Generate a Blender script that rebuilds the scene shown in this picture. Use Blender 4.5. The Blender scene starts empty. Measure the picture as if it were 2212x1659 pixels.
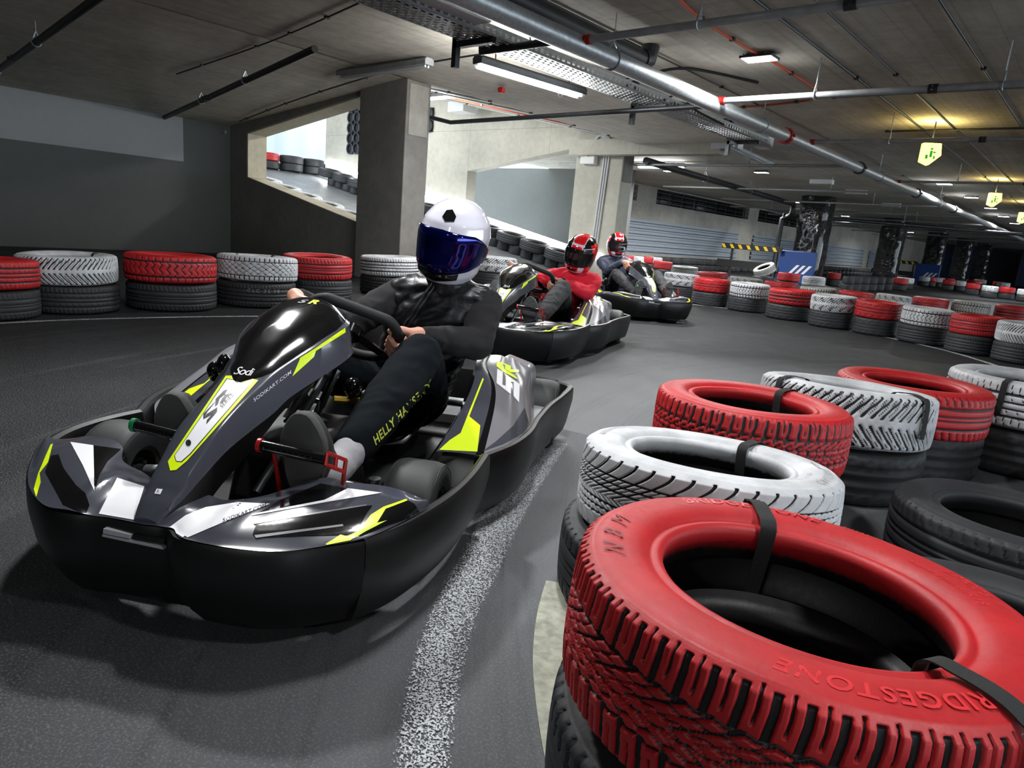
import bpy, bmesh, math, random
import numpy as np
from mathutils import Vector, Matrix, noise as mnoise
from mathutils.bvhtree import BVHTree
C = bpy.context.scene.collection
SC = bpy.context.scene
rng = random.Random(7)
PI = math.pi

# ------------------------------------------------------------------ camera
FPX, PITCH, ROLL, CAMH = 1475.0, 0.222, 0.088, 0.86
cd = bpy.data.cameras.new('camera'); cam = bpy.data.objects.new('camera', cd); C.objects.link(cam)
cd.sensor_fit = 'HORIZONTAL'; cd.sensor_width = 36.0; cd.lens = FPX * 36.0 / 2212.0
cd.clip_start = 0.02; cd.clip_end = 300
# the room's own grid is the world grid: x = across (v), y = along the hall (u); the camera looks 40 degrees off the hall axis
_s, _c = 0.6499675, 0.759962
def OLD(x, y, z=0.0):      # camera-facing ground axes -> room axes
    return Vector((x*_c - y*_s, x*_s + y*_c, z))
_f = OLD(0, math.cos(PITCH), -math.sin(PITCH)); _r = OLD(1, 0); _u = _r.cross(_f)
_X = _r * math.cos(ROLL) + _u * math.sin(ROLL); _Y = _u * math.cos(ROLL) - _r * math.sin(ROLL)
cam.matrix_world = Matrix(((_X.x, _Y.x, -_f.x, 0), (_X.y, _Y.y, -_f.y, 0), (_X.z, _Y.z, -_f.z, CAMH), (0, 0, 0, 1)))
SC.camera = cam
CAMP = Vector((0, 0, CAMH))
def ray(px, py):
    return _X * ((px - 1106) / FPX) - _Y * ((py - 829.5) / FPX) + _f
def G(px, py, z=0.0):
    r = ray(px, py); t = (z - CAMH) / r.z
    return Vector((r.x * t, r.y * t, z))

# ------------------------------------------------------------------ world, view
w = bpy.data.worlds.new('world'); SC.world = w; w.use_nodes = True
w.node_tree.nodes['Background'].inputs[0].default_value = (0.8, 0.9, 1, 1)
w.node_tree.nodes['Background'].inputs[1].default_value = 2.8
SC.view_settings.view_transform = 'Standard'; SC.view_settings.look = 'None'
SC.view_settings.gamma = 1.0; SC.view_settings.use_curve_mapping = False
SC.view_settings.exposure = 1.35
FLOOD_W, TUBE_W, LED_W = 70.0, 42.0, 15.0
NEAR1, NEAR2, NEAR3, NEAR4 = .19, .19, .5, .4

ANG = 0.0
def W(v, u, z=0.0): return Vector((v, u, z))
def VU(p): return (p.x, p.y)

# ------------------------------------------------------------------ materials
def lin(h):
    if isinstance(h, str):
        h = tuple(int(h[i:i+2], 16) for i in (0, 2, 4))
    return tuple((c/255/12.92 if c <= 10 else ((c/255+.055)/1.055)**2.4) for c in h) + (1.0,)
MATS = {}
class NT:
    def __init__(s, m): s.t = m.node_tree; s.n = s.t.nodes; s.l = s.t.links
    def new(s, typ, **k):
        n = s.n.new(typ)
        for a, b in k.items(): setattr(n, a, b)
        return n
    def link(s, a, b): s.l.new(a, b)
    def val(s, node, name, v):
        if isinstance(v, bpy.types.NodeSocket): s.link(v, node.inputs[name])
        else: node.inputs[name].default_value = v
    def math(s, op, a, b=0.0, c=0.0):
        n = s.new('ShaderNodeMath', operation=op)
        for i, v in enumerate((a, b, c)): s.val(n, i, v)
        return n.outputs[0]
    def mix(s, f, a, b):
        n = s.new('ShaderNodeMix', data_type='RGBA'); s.val(n, 0, f); s.val(n, 6, a); s.val(n, 7, b); return n.outputs[2]
    def ramp(s, f, a, b, ca=(0, 0, 0, 1), cb=(1, 1, 1, 1)):
        n = s.new('ShaderNodeValToRGB'); e = n.color_ramp.elements
        e[0].position = a; e[1].position = b; e[0].color = ca; e[1].color = cb
        s.link(f, n.inputs[0]); return n.outputs[0]
    def noise(s, scale, detail=4, rough=.55, vec=None):
        n = s.new('ShaderNodeTexNoise'); n.inputs['Scale'].default_value = scale
        n.inputs['Detail'].default_value = detail; n.inputs['Roughness'].default_value = rough
        s.link(vec if vec is not None else s.obj(), n.inputs['Vector']); return n.outputs[0]
    def obj(s):
        if not hasattr(s, '_tc'): s._tc = s.new('ShaderNodeTexCoord')
        return s._tc.outputs['Object']
    def map(s, scale=(1, 1, 1), rot=(0, 0, 0)):
        n = s.new('ShaderNodeMapping'); n.inputs['Scale'].default_value = scale; n.inputs['Rotation'].default_value = rot
        s.link(s.obj(), n.inputs['Vector']); return n.outputs[0]
def mat(name, col, rough=.5, metal=0.0, var=0.0, vscale=6.0, bump=0.0, bscale=80.0, coat=0.0, emit=None, estr=0.0, spec=None, alpha=None):
    if name in MATS: return MATS[name]
    m = bpy.data.materials.new(name); m.use_nodes = True; MATS[name] = m
    b = m.node_tree.nodes['Principled BSDF']; t = NT(m)
    c = lin(col); b.inputs['Base Color'].default_value = c
    b.inputs['Roughness'].default_value = rough; b.inputs['Metallic'].default_value = metal
    if spec is not None: b.inputs['Specular IOR Level'].default_value = spec
    if coat: b.inputs['Coat Weight'].default_value = coat; b.inputs['Coat Roughness'].default_value = .06
    if var:
        f = t.noise(vscale)
        d = tuple(x*(1-var) for x in c[:3]) + (1,); l = tuple(min(1, x*(1+var)) for x in c[:3]) + (1,)
        t.link(t.ramp(f, .3, .7, d, l), b.inputs['Base Color'])
    if bump:
        bn = t.new('ShaderNodeBump'); bn.inputs['Strength'].default_value = bump; bn.inputs['Distance'].default_value = .01
        t.link(t.noise(bscale, 3), bn.inputs['Height']); t.link(bn.outputs[0], b.inputs['Normal'])
    if emit:
        b.inputs['Emission Color'].default_value = lin(emit); b.inputs['Emission Strength'].default_value = estr
    if alpha is not None: b.inputs['Alpha'].default_value = alpha
    return m
def concrete(name, col, seam=(1.25, 2.5), plane='xz', var=.22, rough=.85, board=0.0):
    m = mat(name, col, rough); t = NT(m); b = m.node_tree.nodes['Principled BSDF']
    c = lin(col)[:3]
    n1 = t.noise(.9, 6, .6); n2 = t.noise(9, 5, .6)
    f = t.math('ADD', t.math('MULTIPLY', n1, .65), t.math('MULTIPLY', n2, .35))
    col1 = t.ramp(f, .34, .66, tuple(x*(1-var*1.4) for x in c)+(1,), tuple(min(1, x*(1+var)) for x in c)+(1,))
    rot = {'xz': (PI/2, 0, 0), 'yz': (PI/2, 0, PI/2), 'xy': (0, 0, 0)}[plane]
    sep = t.new('ShaderNodeSeparateXYZ'); t.link(t.obj(), sep.inputs[0])
    a, bb = {'xz': (0, 2), 'yz': (1, 2), 'xy': (0, 1)}[plane]
    def seamf(o, per, wid):
        x = t.math('FRACT', t.math('DIVIDE', o, per)); return t.math('LESS_THAN', x, wid/per)
    s = t.math('MAXIMUM', seamf(sep.outputs[a], seam[0], .012), seamf(sep.outputs[bb], seam[1], .012))
    col2 = t.mix(t.math('MULTIPLY', s, .45), col1, tuple(x*.35 for x in c)+(1,))
    h = n2
    if board:
        per = t.math('FRACT', t.math('DIVIDE', sep.outputs[a], board))
        edge = t.math('LESS_THAN', per, .05)
        st = t.noise(1, 4, .6, t.map((14, .7, .7) if a == 0 else (.7, 14, .7)))
        col2 = t.mix(t.math('MULTIPLY', edge, .35), col2, tuple(x*.4 for x in c)+(1,))
        col2 = t.mix(t.math('MULTIPLY', t.ramp(st, .45, .7), .4), col2, tuple(x*.55 for x in c)+(1,))
        h = t.math('ADD', st, t.math('MULTIPLY', edge, -.6))
    t.link(col2, b.inputs['Base Color'])
    bn = t.new('ShaderNodeBump'); bn.inputs['Strength'].default_value = .25; bn.inputs['Distance'].default_value = .01
    t.link(h, bn.inputs['Height']); t.link(bn.outputs[0], b.inputs['Normal'])
    return m

BLACKP = mat('black_plastic', '0a0b0c', .4, bump=.04, bscale=400)
BLACKG = mat('black_gloss', '08080a', .12, coat=.6)
SLATE = mat('slate_grey_sticker', '3b3d46', .22, coat=.5)
GREYP = mat('grey_sticker', '6d6d72', .28, coat=.35)
WHITEP = mat('white_sticker', 'e4e4e8', .3, coat=.3)
YELLOW = mat('acid_yellow', 'd3ec08', .35, coat=.3)
STEEL = mat('galvanised_steel', 'a9aeb0', .42, .75, var=.18, vscale=30)
STEELD = mat('dark_steel', '3a3d3f', .45, .6, var=.2, vscale=20)
PIPEG = mat('painted_grey_pipe', '9a9d9e', .4, .35, var=.15, vscale=12)
BLKPIPE = mat('black_pipe', '141416', .5)
CHROME = mat('chrome', 'c8c8c8', .15, 1.0)
RUBBER = mat('kart_rubber', '262829', .62, var=.15, vscale=14, bump=.06, bscale=300)
RED = mat('red_paint', 'c2181c', .45)
REDPART = mat('red_metal', 'a01410', .35, .3)
STRAP = mat('black_webbing', '141516', .8, bump=.3, bscale=500)
WHITEM = mat('white_metal', 'c9cbcc', .5)
LEDM = mat('lamp_diffuser', 'ffffff', .4, emit='f4f8ff', estr=9.0)
LEDS = mat('led_strip', 'ffffff', .4, emit='f6fbff', estr=10.0)
EXITM = mat('exit_lamp', 'ffe890', .4, emit='ffd24a', estr=3.0)
GREENM = mat('exit_green', '0c7a2a', .5, emit='0c7a2a', estr=.6)
ORANGE = mat('orange_cable', 'b5421c', .6)
BLUEPAD = mat('blue_pad', '143c7c', .6)
FOIL = mat('black_foil', '060607', .18, coat=.4)
LGREYSHEET = mat('corrugated_sheet', '9aa2aa', .5, .3)

# ------------------------------------------------------------------ mesh helpers
class M:
    def __init__(s): s.v = []; s.f = []; s.m = []; s.attr = None
    def add(s, V, F, m=0):
        o = len(s.v); s.v.extend([tuple(p) for p in V]); s.f.extend([tuple(i+o for i in f) for f in F]); s.m.extend([m]*len(F)); return s
    def box(s, lo, hi, m=0, mtx=None):
        V = [Vector((x, y, z)) for z in (lo[2], hi[2]) for y in (lo[1], hi[1]) for x in (lo[0], hi[0])]
        if mtx is not None: V = [mtx @ p for p in V]
        return s.add(V, [(0, 2, 3, 1), (4, 5, 7, 6), (0, 1, 5, 4), (2, 6, 7, 3), (0, 4, 6, 2), (1, 3, 7, 5)], m)
    def hexa(s, V, m=0):   # 8 corners: bottom loop 4, top loop 4
        return s.add(V, [(3, 2, 1, 0), (4, 5, 6, 7), (0, 1, 5, 4), (1, 2, 6, 5), (2, 3, 7, 6), (3, 0, 4, 7)], m)
    def tube(s, path, r, n=10, m=0, caps=True, closed=False):
        P = [Vector(p) for p in path]; k = len(P); rs = r if isinstance(r, (list, tuple)) else [r]*k
        V = []; F = []; up = None
        for i, p in enumerate(P):
            if closed: t = (P[(i+1) % k]-P[i-1]).normalized()
            else: t = (P[min(i+1, k-1)]-P[max(i-1, 0)]).normalized()
            if up is None:
                up = Vector((0, 0, 1)) if abs(t.z) < .9 else Vector((1, 0, 0))
            a = t.cross(up)
            if a.length < 1e-5: a = t.orthogonal()
            a.normalize(); b = t.cross(a).normalized(); up = b*-1 if False else a.cross(t)
            for j in range(n):
                q = 2*PI*j/n; V.append(p + (a*math.cos(q) + b*math.sin(q))*rs[i])
        for i in range(k if closed else k-1):
            for j in range(n):
                A = i*n+j; B = i*n+(j+1) % n; D = ((i+1) % k)*n+j; E = ((i+1) % k)*n+(j+1) % n
                F.append((A, D, E, B))
        if caps and not closed:
            F.append(tuple(range(n))); F.append(tuple(reversed(range((k-1)*n, k*n))))
        return s.add(V, F, m)
    def loft(s, secs, m=0, closed=False, caps=False, ring=False):
        n = len(secs[0]); V = [p for q in secs for p in q]; F = []; k = len(secs)
        for i in range(k if ring else k-1):
            for j in range(n if closed else n-1):
                a = i*n+j; b = i*n+(j+1) % n; i2 = (i+1) % k
                F.append((a, b, i2*n+(j+1) % n, i2*n+j))
        if caps:
            F.append(tuple(reversed(range(n)))); F.append(tuple(range((k-1)*n, k*n)))
        if isinstance(m, (list, tuple)):
            o = len(s.m); s.add(V, F, 0); nn = n if closed else n-1
            for q in range((k if ring else k-1)*nn): s.m[o+q] = m[q % nn]
            return s
        return s.add(V, F, m)
    def lathe(s, prof, n=32, m=0, mtx=None, closed=False):
        secs = []
        for i in range(n):
            a = 2*PI*i/n
            q = [Vector((r*math.cos(a), r*math.sin(a), z)) for r, z in prof]
            secs.append([mtx @ p for p in q] if mtx is not None else q)
        return s.loft(secs, m, closed=closed, ring=True)
    def ball(s, c, r, m=0, n=10, sc=(1, 1, 1), rot=None):
        secs = []
        for i in range(n+1):
            el = -PI/2+PI*i/n
            ring_ = []
            for j in range(n*2):
                az = 2*PI*j/(n*2)
                p = Vector((math.cos(az)*math.cos(el)*sc[0], math.sin(az)*math.cos(el)*sc[1], math.sin(el)*sc[2]))*r
                if rot is not None: p = rot @ p
                ring_.append(Vector(c)+p)
            secs.append(ring_)
        return s.loft(secs, m, closed=True)
    def disc(s, c, nrm, r, m=0, n=20):
        nrm = Vector(nrm).normalized(); a = nrm.orthogonal().normalized(); b = nrm.cross(a)
        return s.add([Vector(c)+a*r*math.cos(2*PI*i/n)+b*r*math.sin(2*PI*i/n) for i in range(n)], [tuple(range(n))], m)
    def mesh(s, name, mats, sharp=40, weld=False):
        me = bpy.data.meshes.new(name); me.from_pydata(s.v, [], s.f)
        for x in mats: me.materials.append(x)
        me.polygons.foreach_set('material_index', s.m)
        me.polygons.foreach_set('use_smooth', [True]*len(s.f))
        if weld:
            bm = bmesh.new(); bm.from_mesh(me); bmesh.ops.remove_doubles(bm, verts=bm.verts, dist=1e-5)
            bmesh.ops.recalc_face_normals(bm, faces=bm.faces); bm.to_mesh(me); bm.free()
        me.set_sharp_from_angle(angle=math.radians(sharp)); me.update()
        return me
    def build(s, name, mats, parent=None, sharp=40, bevel=0.0, weld=False, seg=2):
        if not isinstance(mats, (list, tuple)): mats = [mats]
        o = bpy.data.objects.new(name, s.mesh(name, mats, sharp, weld)); C.objects.link(o)
        if parent is not None: o.parent = parent
        if bevel:
            b = o.modifiers.new('bevel', 'BEVEL'); b.width = bevel; b.segments = seg; b.limit_method = 'ANGLE'; b.angle_limit = math.radians(35)
        return o
def tag(o, label=None, cat=None, group=None, kind=None):
    if label: o['label'] = label
    if cat: o['category'] = cat
    if group: o['group'] = group
    if kind: o['kind'] = kind
    return o
def empty(name, loc=(0, 0, 0), rz=0.0, label=None, cat=None, group=None):
    o = bpy.data.objects.new(name, None); C.objects.link(o); o.empty_display_size = .1
    o.location = loc; o.rotation_euler = (0, 0, rz); return tag(o, label, cat, group)
def room(m, name, mats, kind='structure', parent=None, **k):
    o = m.build(name, mats, parent, **k)
    if parent is None: o.rotation_euler = (0, 0, ANG)
    if kind and parent is None: o['kind'] = kind
    return o
def copy_tree(o, parent=None):
    c = o.copy(); C.objects.link(c)
    if parent is not None: c.parent = parent
    for ch in o.children: copy_tree(ch, c)
    return c
def area_light(name, loc, size, size_y, watt, rot=(0, 0, 0), col=(1, 1, 1), parent=None, spread=PI):
    l = bpy.data.lights.new(name, 'AREA'); l.shape = 'RECTANGLE'; l.size = size; l.size_y = size_y; l.energy = watt; l.color = col; l.spread = spread
    o = bpy.data.objects.new(name, l); C.objects.link(o); o.location = loc; o.rotation_euler = rot
    if parent is not None: o.parent = parent
    return o
ORD = ['first', 'second', 'third', 'fourth', 'fifth', 'sixth', 'seventh', 'eighth', 'ninth', 'tenth', 'eleventh', 'twelfth',
       'thirteenth', 'fourteenth', 'fifteenth', 'sixteenth', 'seventeenth', 'eighteenth', 'nineteenth', 'twentieth']
# ================================================================== room shell
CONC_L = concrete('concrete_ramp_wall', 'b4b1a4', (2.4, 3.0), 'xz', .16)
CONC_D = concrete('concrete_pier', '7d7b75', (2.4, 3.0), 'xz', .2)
CONC_J = concrete('concrete_jamb', 'b9b29c', (9, 9), 'xz', .2)
CONC_C = concrete('concrete_ceiling', 'bab5a8', (2.5, 5.0), 'xy', .22, board=.21)
CONC_G = concrete('concrete_grey_paint', '545654', (30, 30), 'yz', .06)
CONC_GL = concrete('concrete_band_paint', '8e9091', (30, 30), 'yz', .05)
CONC_W = concrete('concrete_right_wall', 'a29f95', (2.6, 3.0), 'yz', .2)
DARKW = mat('dark_wall', '1c1f22', .8)
def asphalt():
    m = mat('asphalt_track', '3a3d3f', .5); t = NT(m); b = m.node_tree.nodes['Principled BSDF']
    big = t.noise(.35, 5, .6); mid = t.noise(3.2, 5, .6); fine = t.noise(190, 2, .6)
    f = t.math('ADD', t.math('MULTIPLY', big, .6), t.math('MULTIPLY', mid, .4))
    c1 = t.ramp(f, .36, .66, lin('111213'), lin('1e2021'))
    # rubbered-in, polished arcs of the racing line
    sep = t.new('ShaderNodeSeparateXYZ'); t.link(t.obj(), sep.inputs[0])
    dx = t.math('SUBTRACT', sep.outputs[0], OLD(4.6, 1.6).x); dy = t.math('SUBTRACT', sep.outputs[1], OLD(4.6, 1.6).y)
    rad = t.math('SQRT', t.math('ADD', t.math('MULTIPLY', dx, dx), t.math('MULTIPLY', dy, dy)))
    cmb = t.new('ShaderNodeCombineXYZ'); t.link(t.math('MULTIPLY', rad, 9.0), cmb.inputs[0]); t.link(t.math('MULTIPLY', t.math('ARCTAN2', dy, dx), 1.6), cmb.inputs[1])
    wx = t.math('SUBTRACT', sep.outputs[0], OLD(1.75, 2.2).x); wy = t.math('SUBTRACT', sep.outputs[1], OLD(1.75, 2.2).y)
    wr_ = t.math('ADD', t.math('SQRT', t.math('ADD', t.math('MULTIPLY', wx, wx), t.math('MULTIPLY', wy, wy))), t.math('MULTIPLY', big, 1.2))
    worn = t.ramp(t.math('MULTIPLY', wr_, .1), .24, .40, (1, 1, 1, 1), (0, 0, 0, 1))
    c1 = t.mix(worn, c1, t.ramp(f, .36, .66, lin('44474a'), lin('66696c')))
    arcs = t.noise(1.0, 5, .7, cmb.outputs[0])
    c2 = t.mix(t.math('MULTIPLY', t.ramp(arcs, .5, .72), .5), c1, lin('121314'))
    c2 = t.mix(t.math('MULTIPLY', t.ramp(arcs, .28, .42, (1, 1, 1, 1), (0, 0, 0, 1)), .3), c2, lin('5c5f61'))
    cm2 = t.new('ShaderNodeCombineXYZ'); t.link(t.math('MULTIPLY', rad, 26.0), cm2.inputs[0]); t.link(t.math('MULTIPLY', t.math('ARCTAN2', dy, dx), 2.2), cm2.inputs[1])
    skid = t.noise(1.0, 2, .5, cm2.outputs[0])
    c2 = t.mix(t.math('MULTIPLY', t.ramp(skid, .66, .70), .45), c2, lin('0f1011'))
    c3 = t.mix(t.math('MULTIPLY', t.ramp(fine, .5, .66), .5), c2, lin('6a6d6e')); c3 = t.mix(t.math('MULTIPLY', t.ramp(t.noise(420, 2, .6), .6, .7), .3), c3, lin('8a8d8e'))
    t.link(c3, b.inputs['Base Color'])
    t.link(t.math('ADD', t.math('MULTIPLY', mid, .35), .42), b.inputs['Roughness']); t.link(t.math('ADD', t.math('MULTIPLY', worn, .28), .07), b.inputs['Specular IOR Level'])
    bn = t.new('ShaderNodeBump'); bn.inputs['Strength'].default_value = .35; bn.inputs['Distance'].default_value = .004
    t.link(t.noise(260, 3, .7), bn.inputs['Height']); t.link(bn.outputs[0], b.inputs['Normal'])
    return m
ASPH = asphalt()
Z = 2.6
room(M().box((-12.6, -9, -.2), (16, 64, 0)), 'floor', ASPH)
ce = M(); ce.box((-7.25, -9, Z), (16, 64, Z+.3)); ce.box((-12.6, 12, Z), (-7.25, 64, Z+.3))
room(ce, 'ceiling', CONC_C)
cl = M(); cl.hexa([(-12.5, -9, 2.13), (-7.25, -9, 2.62), (-7.25, 6.3, 2.62), (-12.5, 6.3, 2.13), (-12.5, -9, 2.5), (-7.25, -9, 2.9), (-7.25, 6.3, 2.9), (-12.5, 6.3, 2.5)])
room(cl, 'ceiling_left', CONC_C)
def rz(v): return max(0.0, .183*(-7.9-v))      # ramp height along -v
cr = M(); cr.hexa([(-24, 6, Z+.188*16.9), (-7.1, 6, Z), (-7.1, 12, Z), (-24, 12, Z+.188*16.9), (-24, 6, Z+.188*16.9+.3), (-7.1, 6, Z+.3), (-7.1, 12, Z+.3), (-24, 12, Z+.188*16.9+.3)])
room(cr, 'ceiling_ramp', CONC_C)
# left wall with its paler upper band
wl = M(); wl.box((-12.5, -9, 0), (-12.02, 6.3, 1.485), 0); wl.box((-12.5, -9, 1.485), (-12.02, 5.2, 2.7), 1); wl.box((-12.5, 5.2, 1.485), (-12.02, 6.3, 2.7), 0)
room(wl, 'wall_left', [CONC_G, CONC_GL])
# wall with the trapezoid opening beside the ramp
wt = M(); d0, d1 = 6.0, 6.34
def slab(wt, P, m=0):   # P: four (v,z) of a vertical slab between u d0..d1
    V = [(v, d0, z) for v, z in P] + [(v, d1, z) for v, z in P]
    wt.add(V, [(0, 1, 2, 3), (7, 6, 5, 4), (0, 4, 5, 1), (1, 5, 6, 2), (2, 6, 7, 3), (3, 7, 4, 0)], m)
slab(wt, [(-12.4, 0), (-11.445, 0), (-11.445, 2.5), (-12.4, 2.5)])
slab(wt, [(-11.445, 0), (-8.24, 0), (-8.24, .752), (-11.445, 1.332)])
slab(wt, [(-11.445, 2.056), (-8.24, 2.48), (-8.24, 2.7), (-11.445, 2.7)])
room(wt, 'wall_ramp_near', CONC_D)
jb = M()
jb.hexa([(-11.44, 6.003, 1.335), (-11.41, 6.003, 1.33), (-11.41, 6.34, 1.33), (-11.44, 6.34, 1.335), (-11.44, 6.003, 2.06), (-11.41, 6.003, 2.06), (-11.41, 6.34, 2.06), (-11.44, 6.34, 2.06)])
jb.hexa([(-11.44, 6.003, 2.03), (-8.24, 6.003, 2.455), (-8.24, 6.34, 2.455), (-11.44, 6.34, 2.03), (-11.44, 6.003, 2.057), (-8.24, 6.003, 2.481), (-8.24, 6.34, 2.481), (-11.44, 6.34, 2.057)])
jb.hexa([(-11.44, 6.003, 1.332), (-8.24, 6.003, .752), (-8.24, 6.34, .752), (-11.44, 6.34, 1.332), (-11.44, 6.003, 1.345), (-8.24, 6.003, .765), (-8.24, 6.34, .765), (-11.44, 6.34, 1.345)])
room(jb, 'trim_1', CONC_J)
p1 = M().box((-8.24, 5.94, 0), (-7.25, 6.34, Z)); p1.box((-7.27, 5.98, 1.93), (-7.235, 6.30, 2.56), 1)
p1.box((-8.24, 5.94, 0), (-7.19, 6.4, .02))
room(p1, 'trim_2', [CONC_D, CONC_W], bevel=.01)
# far ramp wall with its sloped opening, pier and beam
wf = M(); d0, d1 = 11.75, 12.05
def led(v): return .436+.183*(-7.84-v)
slab(wf, [(-17.86, 0), (-12.0, 0), (-12.0, 4.6), (-17.86, 5.2)])
slab(wf, [(-12.0, 0), (-8.83, 0), (-8.83, led(-8.83)-.03), (-12.0, led(-12)-.03)])
slab(wf, [(-12.0, 2.1), (-8.83, 2.6), (-8.83, 3.6), (-12.0, 4.2)])
room(wf, 'wall_ramp_far', CONC_L)
p2 = M().box((-8.83, 11.72, 0), (-7.7, 12.12, Z+.4)); p2.box((-7.72, 11.76, 1.95), (-7.68, 12.08, 2.58), 1)
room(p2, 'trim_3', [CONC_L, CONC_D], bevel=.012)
room(M().box((-8.83, 11.45, 2.42), (-5.6, 11.72, Z+.1)), 'trim_4', CONC_L)
room(M().box((-26, 15.5, 0), (-9.95, 15.8, 2.6)), 'wall_behind_ramp', CONC_G)
rp = M(); vs = np.linspace(-7.6, -18.4, 28)
for a, b in zip(vs[:-1], vs[1:]):
    rp.hexa([(b, 6.34, rz(b)-.2), (a, 6.34, rz(a)-.2), (a, 11.75, rz(a)-.2), (b, 11.75, rz(b)-.2), (b, 6.34, rz(b)+.002), (a, 6.34, rz(a)+.002), (a, 11.75, rz(a)+.002), (b, 11.75, rz(b)+.002)])
rp.box((-24, 4, rz(-18.4)-.2), (-18.4, 18, rz(-18.4)+.002))
room(rp, 'floor_ramp', mat('ramp_asphalt', '6c6f71', .45, var=.25, vscale=3, bump=.2, bscale=200))
cs = M(); n = 60
cs.loft([[(-21.0+.05*(i % 4 in (1, 2)), 4+i*.2, z) for z in (1.9, 5.6)] for i in range(n)])
tag(room(cs, 'corrugated_sheet', LGREYSHEET, kind=None), 'pale grey upright corrugated sheet wall seen through the trapezoid opening', 'wall panel')
# right wall: panels and louvred windows
wr = M(); wr.box((-12.4, 15.82, 0), (-12, 62, 2.08)); wr.box((-12.4, 15.82, 2.56), (-12, 62, 2.6))
for a, b in ((15.82, 18.6), (19.3, 20.5), (28.0, 29.0), (34.2, 62)): wr.box((-12.4, a, 2.08), (-12, b, 2.56))
room(wr, 'wall_right', CONC_W)
NIGHT = mat('night_glass', '0a1018', .15)
for k, (a, b) in enumerate(((18.6, 19.3), (20.5, 28.0), (29.0, 34.2))):
    wn = M().box((-12.3, a, 2.08), (-12.26, b, 2.56)); o = room(wn, 'window_%d' % (k+1), NIGHT)
    fr = M()
    for z in (2.16, 2.3, 2.46): fr.box((-12.08, a, z-.012), (-12.05, b, z+.012))
    for i in range(int((b-a)/.9)+1): fr.box((-12.1, a+.05+i*.9, 2.08), (-12.07, a+.09+i*.9, 2.56))
    fo = room(fr, 'window_bar', STEELD, parent=o)
for k, (a, b, z0, z1, lab) in enumerate(((18.4, 27.2, .45, 1.52, 'long silver corrugated panel on the right wall behind the navy jacket driver'), (28.7, 35.2, .45, 1.5, 'silver corrugated panel on the right wall beside the black drain pipe'), (36.9, 45.4, .43, 1.5, 'far silver corrugated panel between the two nearest foil wrapped pillars'), (46.6, 49.5, .43, 1.45, 'small end piece of silver corrugated panel beside the second foil wrapped pillar'))):
    cp = M(); q = []
    nn = 30
    for i in range(nn):
        ph = i % 5; q.append((-11.99+(.0 if ph < 2 else .07), z0+(z1-z0)*i/(nn-1)))
    cp.loft([[(x, a, z) for x, z in q], [(x, b, z) for x, z in q]])
    tag(room(cp, 'wall_sheeting', LGREYSHEET, kind=None, sharp=20), lab, 'wall panel', 'silver panels along the right wall')
room(M().box((-13, 62, 0), (16, 62.3, 2.7)), 'wall_back', DARKW)
room(M().box((-12.6, -9.3, 0), (16, -9, 2.7)), 'wall_front', DARKW)
for k, (v, u, wd) in enumerate(((-10.2, 58, 3.0), (-5.6, 60, 3.5), (-1, 61, 4))):
    bn = M().box((v, u, .02), (v+wd, u+.06, 2.3))
    for i in range(5): bn.box((v+i*wd/4-.03, u-.03, 0), (v+i*wd/4+.03, u+.03, 2.35), 1)
    tag(room(bn, 'fabric_banner', [mat('dark_blue_banner', '0b1d3c', .7), STEELD], kind=None), ('dark blue hanging banner at the far end, left of the others', 'middle dark blue banner at the far dark end of the hall', 'rightmost dark blue banner at the far dark end of the hall')[k], 'banner', 'banners at the far end')

# painted lines on the track
def paint_mat():
    m = mat('line_paint', 'c6ccd0', .6); t = NT(m); b = m.node_tree.nodes['Principled BSDF']
    uv = t.new('ShaderNodeAttribute', attribute_name='edge')
    sp = t.noise(230, 3, .7); wear = t.noise(2.2, 4, .6)
    thr = t.math('ADD', t.math('MULTIPLY', uv.outputs['Fac'], .42), t.math('MULTIPLY', wear, .22))
    f = t.ramp(t.math('ADD', t.math('SUBTRACT', thr, sp), .5), .44, .56)
    f2 = t.math('GREATER_THAN', t.math('ADD', t.math('SUBTRACT', thr, sp), .5), .52)
    tr = t.new('ShaderNodeBsdfTransparent'); mx = t.new('ShaderNodeMixShader')
    t.link(f2, mx.inputs[0]); t.link(tr.outputs[0], mx.inputs[1]); t.link(b.outputs[0], mx.inputs[2])
    out = m.node_tree.nodes['Material Output']; t.link(mx.outputs[0], out.inputs[0])
    return m
LINEM = paint_mat()
def catmull(P, n=8):
    P = [Vector(p) for p in P]; out = []
    for i in range(len(P)-1):
        a, b, c, d = P[max(i-1, 0)], P[i], P[i+1], P[min(i+2, len(P)-1)]
        for k in range(n):
            t = k/n; out.append(.5*((2*b)+(c-a)*t+(2*a-5*b+4*c-d)*t*t+(3*b-a-3*c+d)*t**3))
    return out+[P[-1]]
def line(pts, wd, name, m=LINEM, z=.003, solid=0.0):
    P = catmull(pts, 10); mm = M(); secs = []; ed = []
    xs = (-1, -.9, -.6, 0, .6, .9, 1)
    for i, p in enumerate(P):
        t = (P[min(i+1, len(P)-1)]-P[max(i-1, 0)]).normalized(); nn = Vector((-t.y, t.x, 0))
        w_ = wd[0]+(wd[1]-wd[0])*i/(len(P)-1) if isinstance(wd, tuple) else wd
        secs.append([(p.x+nn.x*w_/2*x, p.y+nn.y*w_/2*x, z) for x in xs]); ed += [min(1, max(0, (1-abs(x))*2.2)+solid) for x in xs]
    mm.loft(secs); o = mm.build(name, m); o['kind'] = 'structure'
    a = o.data.attributes.new('edge', 'FLOAT', 'POINT'); a.data.foreach_set('value', ed); return o
line([G(-250, 720), G(20, 698), G(280, 688), G(570, 684), G(760, 690), G(900, 705), G(1010, 720), G(1080, 728)], .06, 'trim_5', solid=.6)
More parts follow.
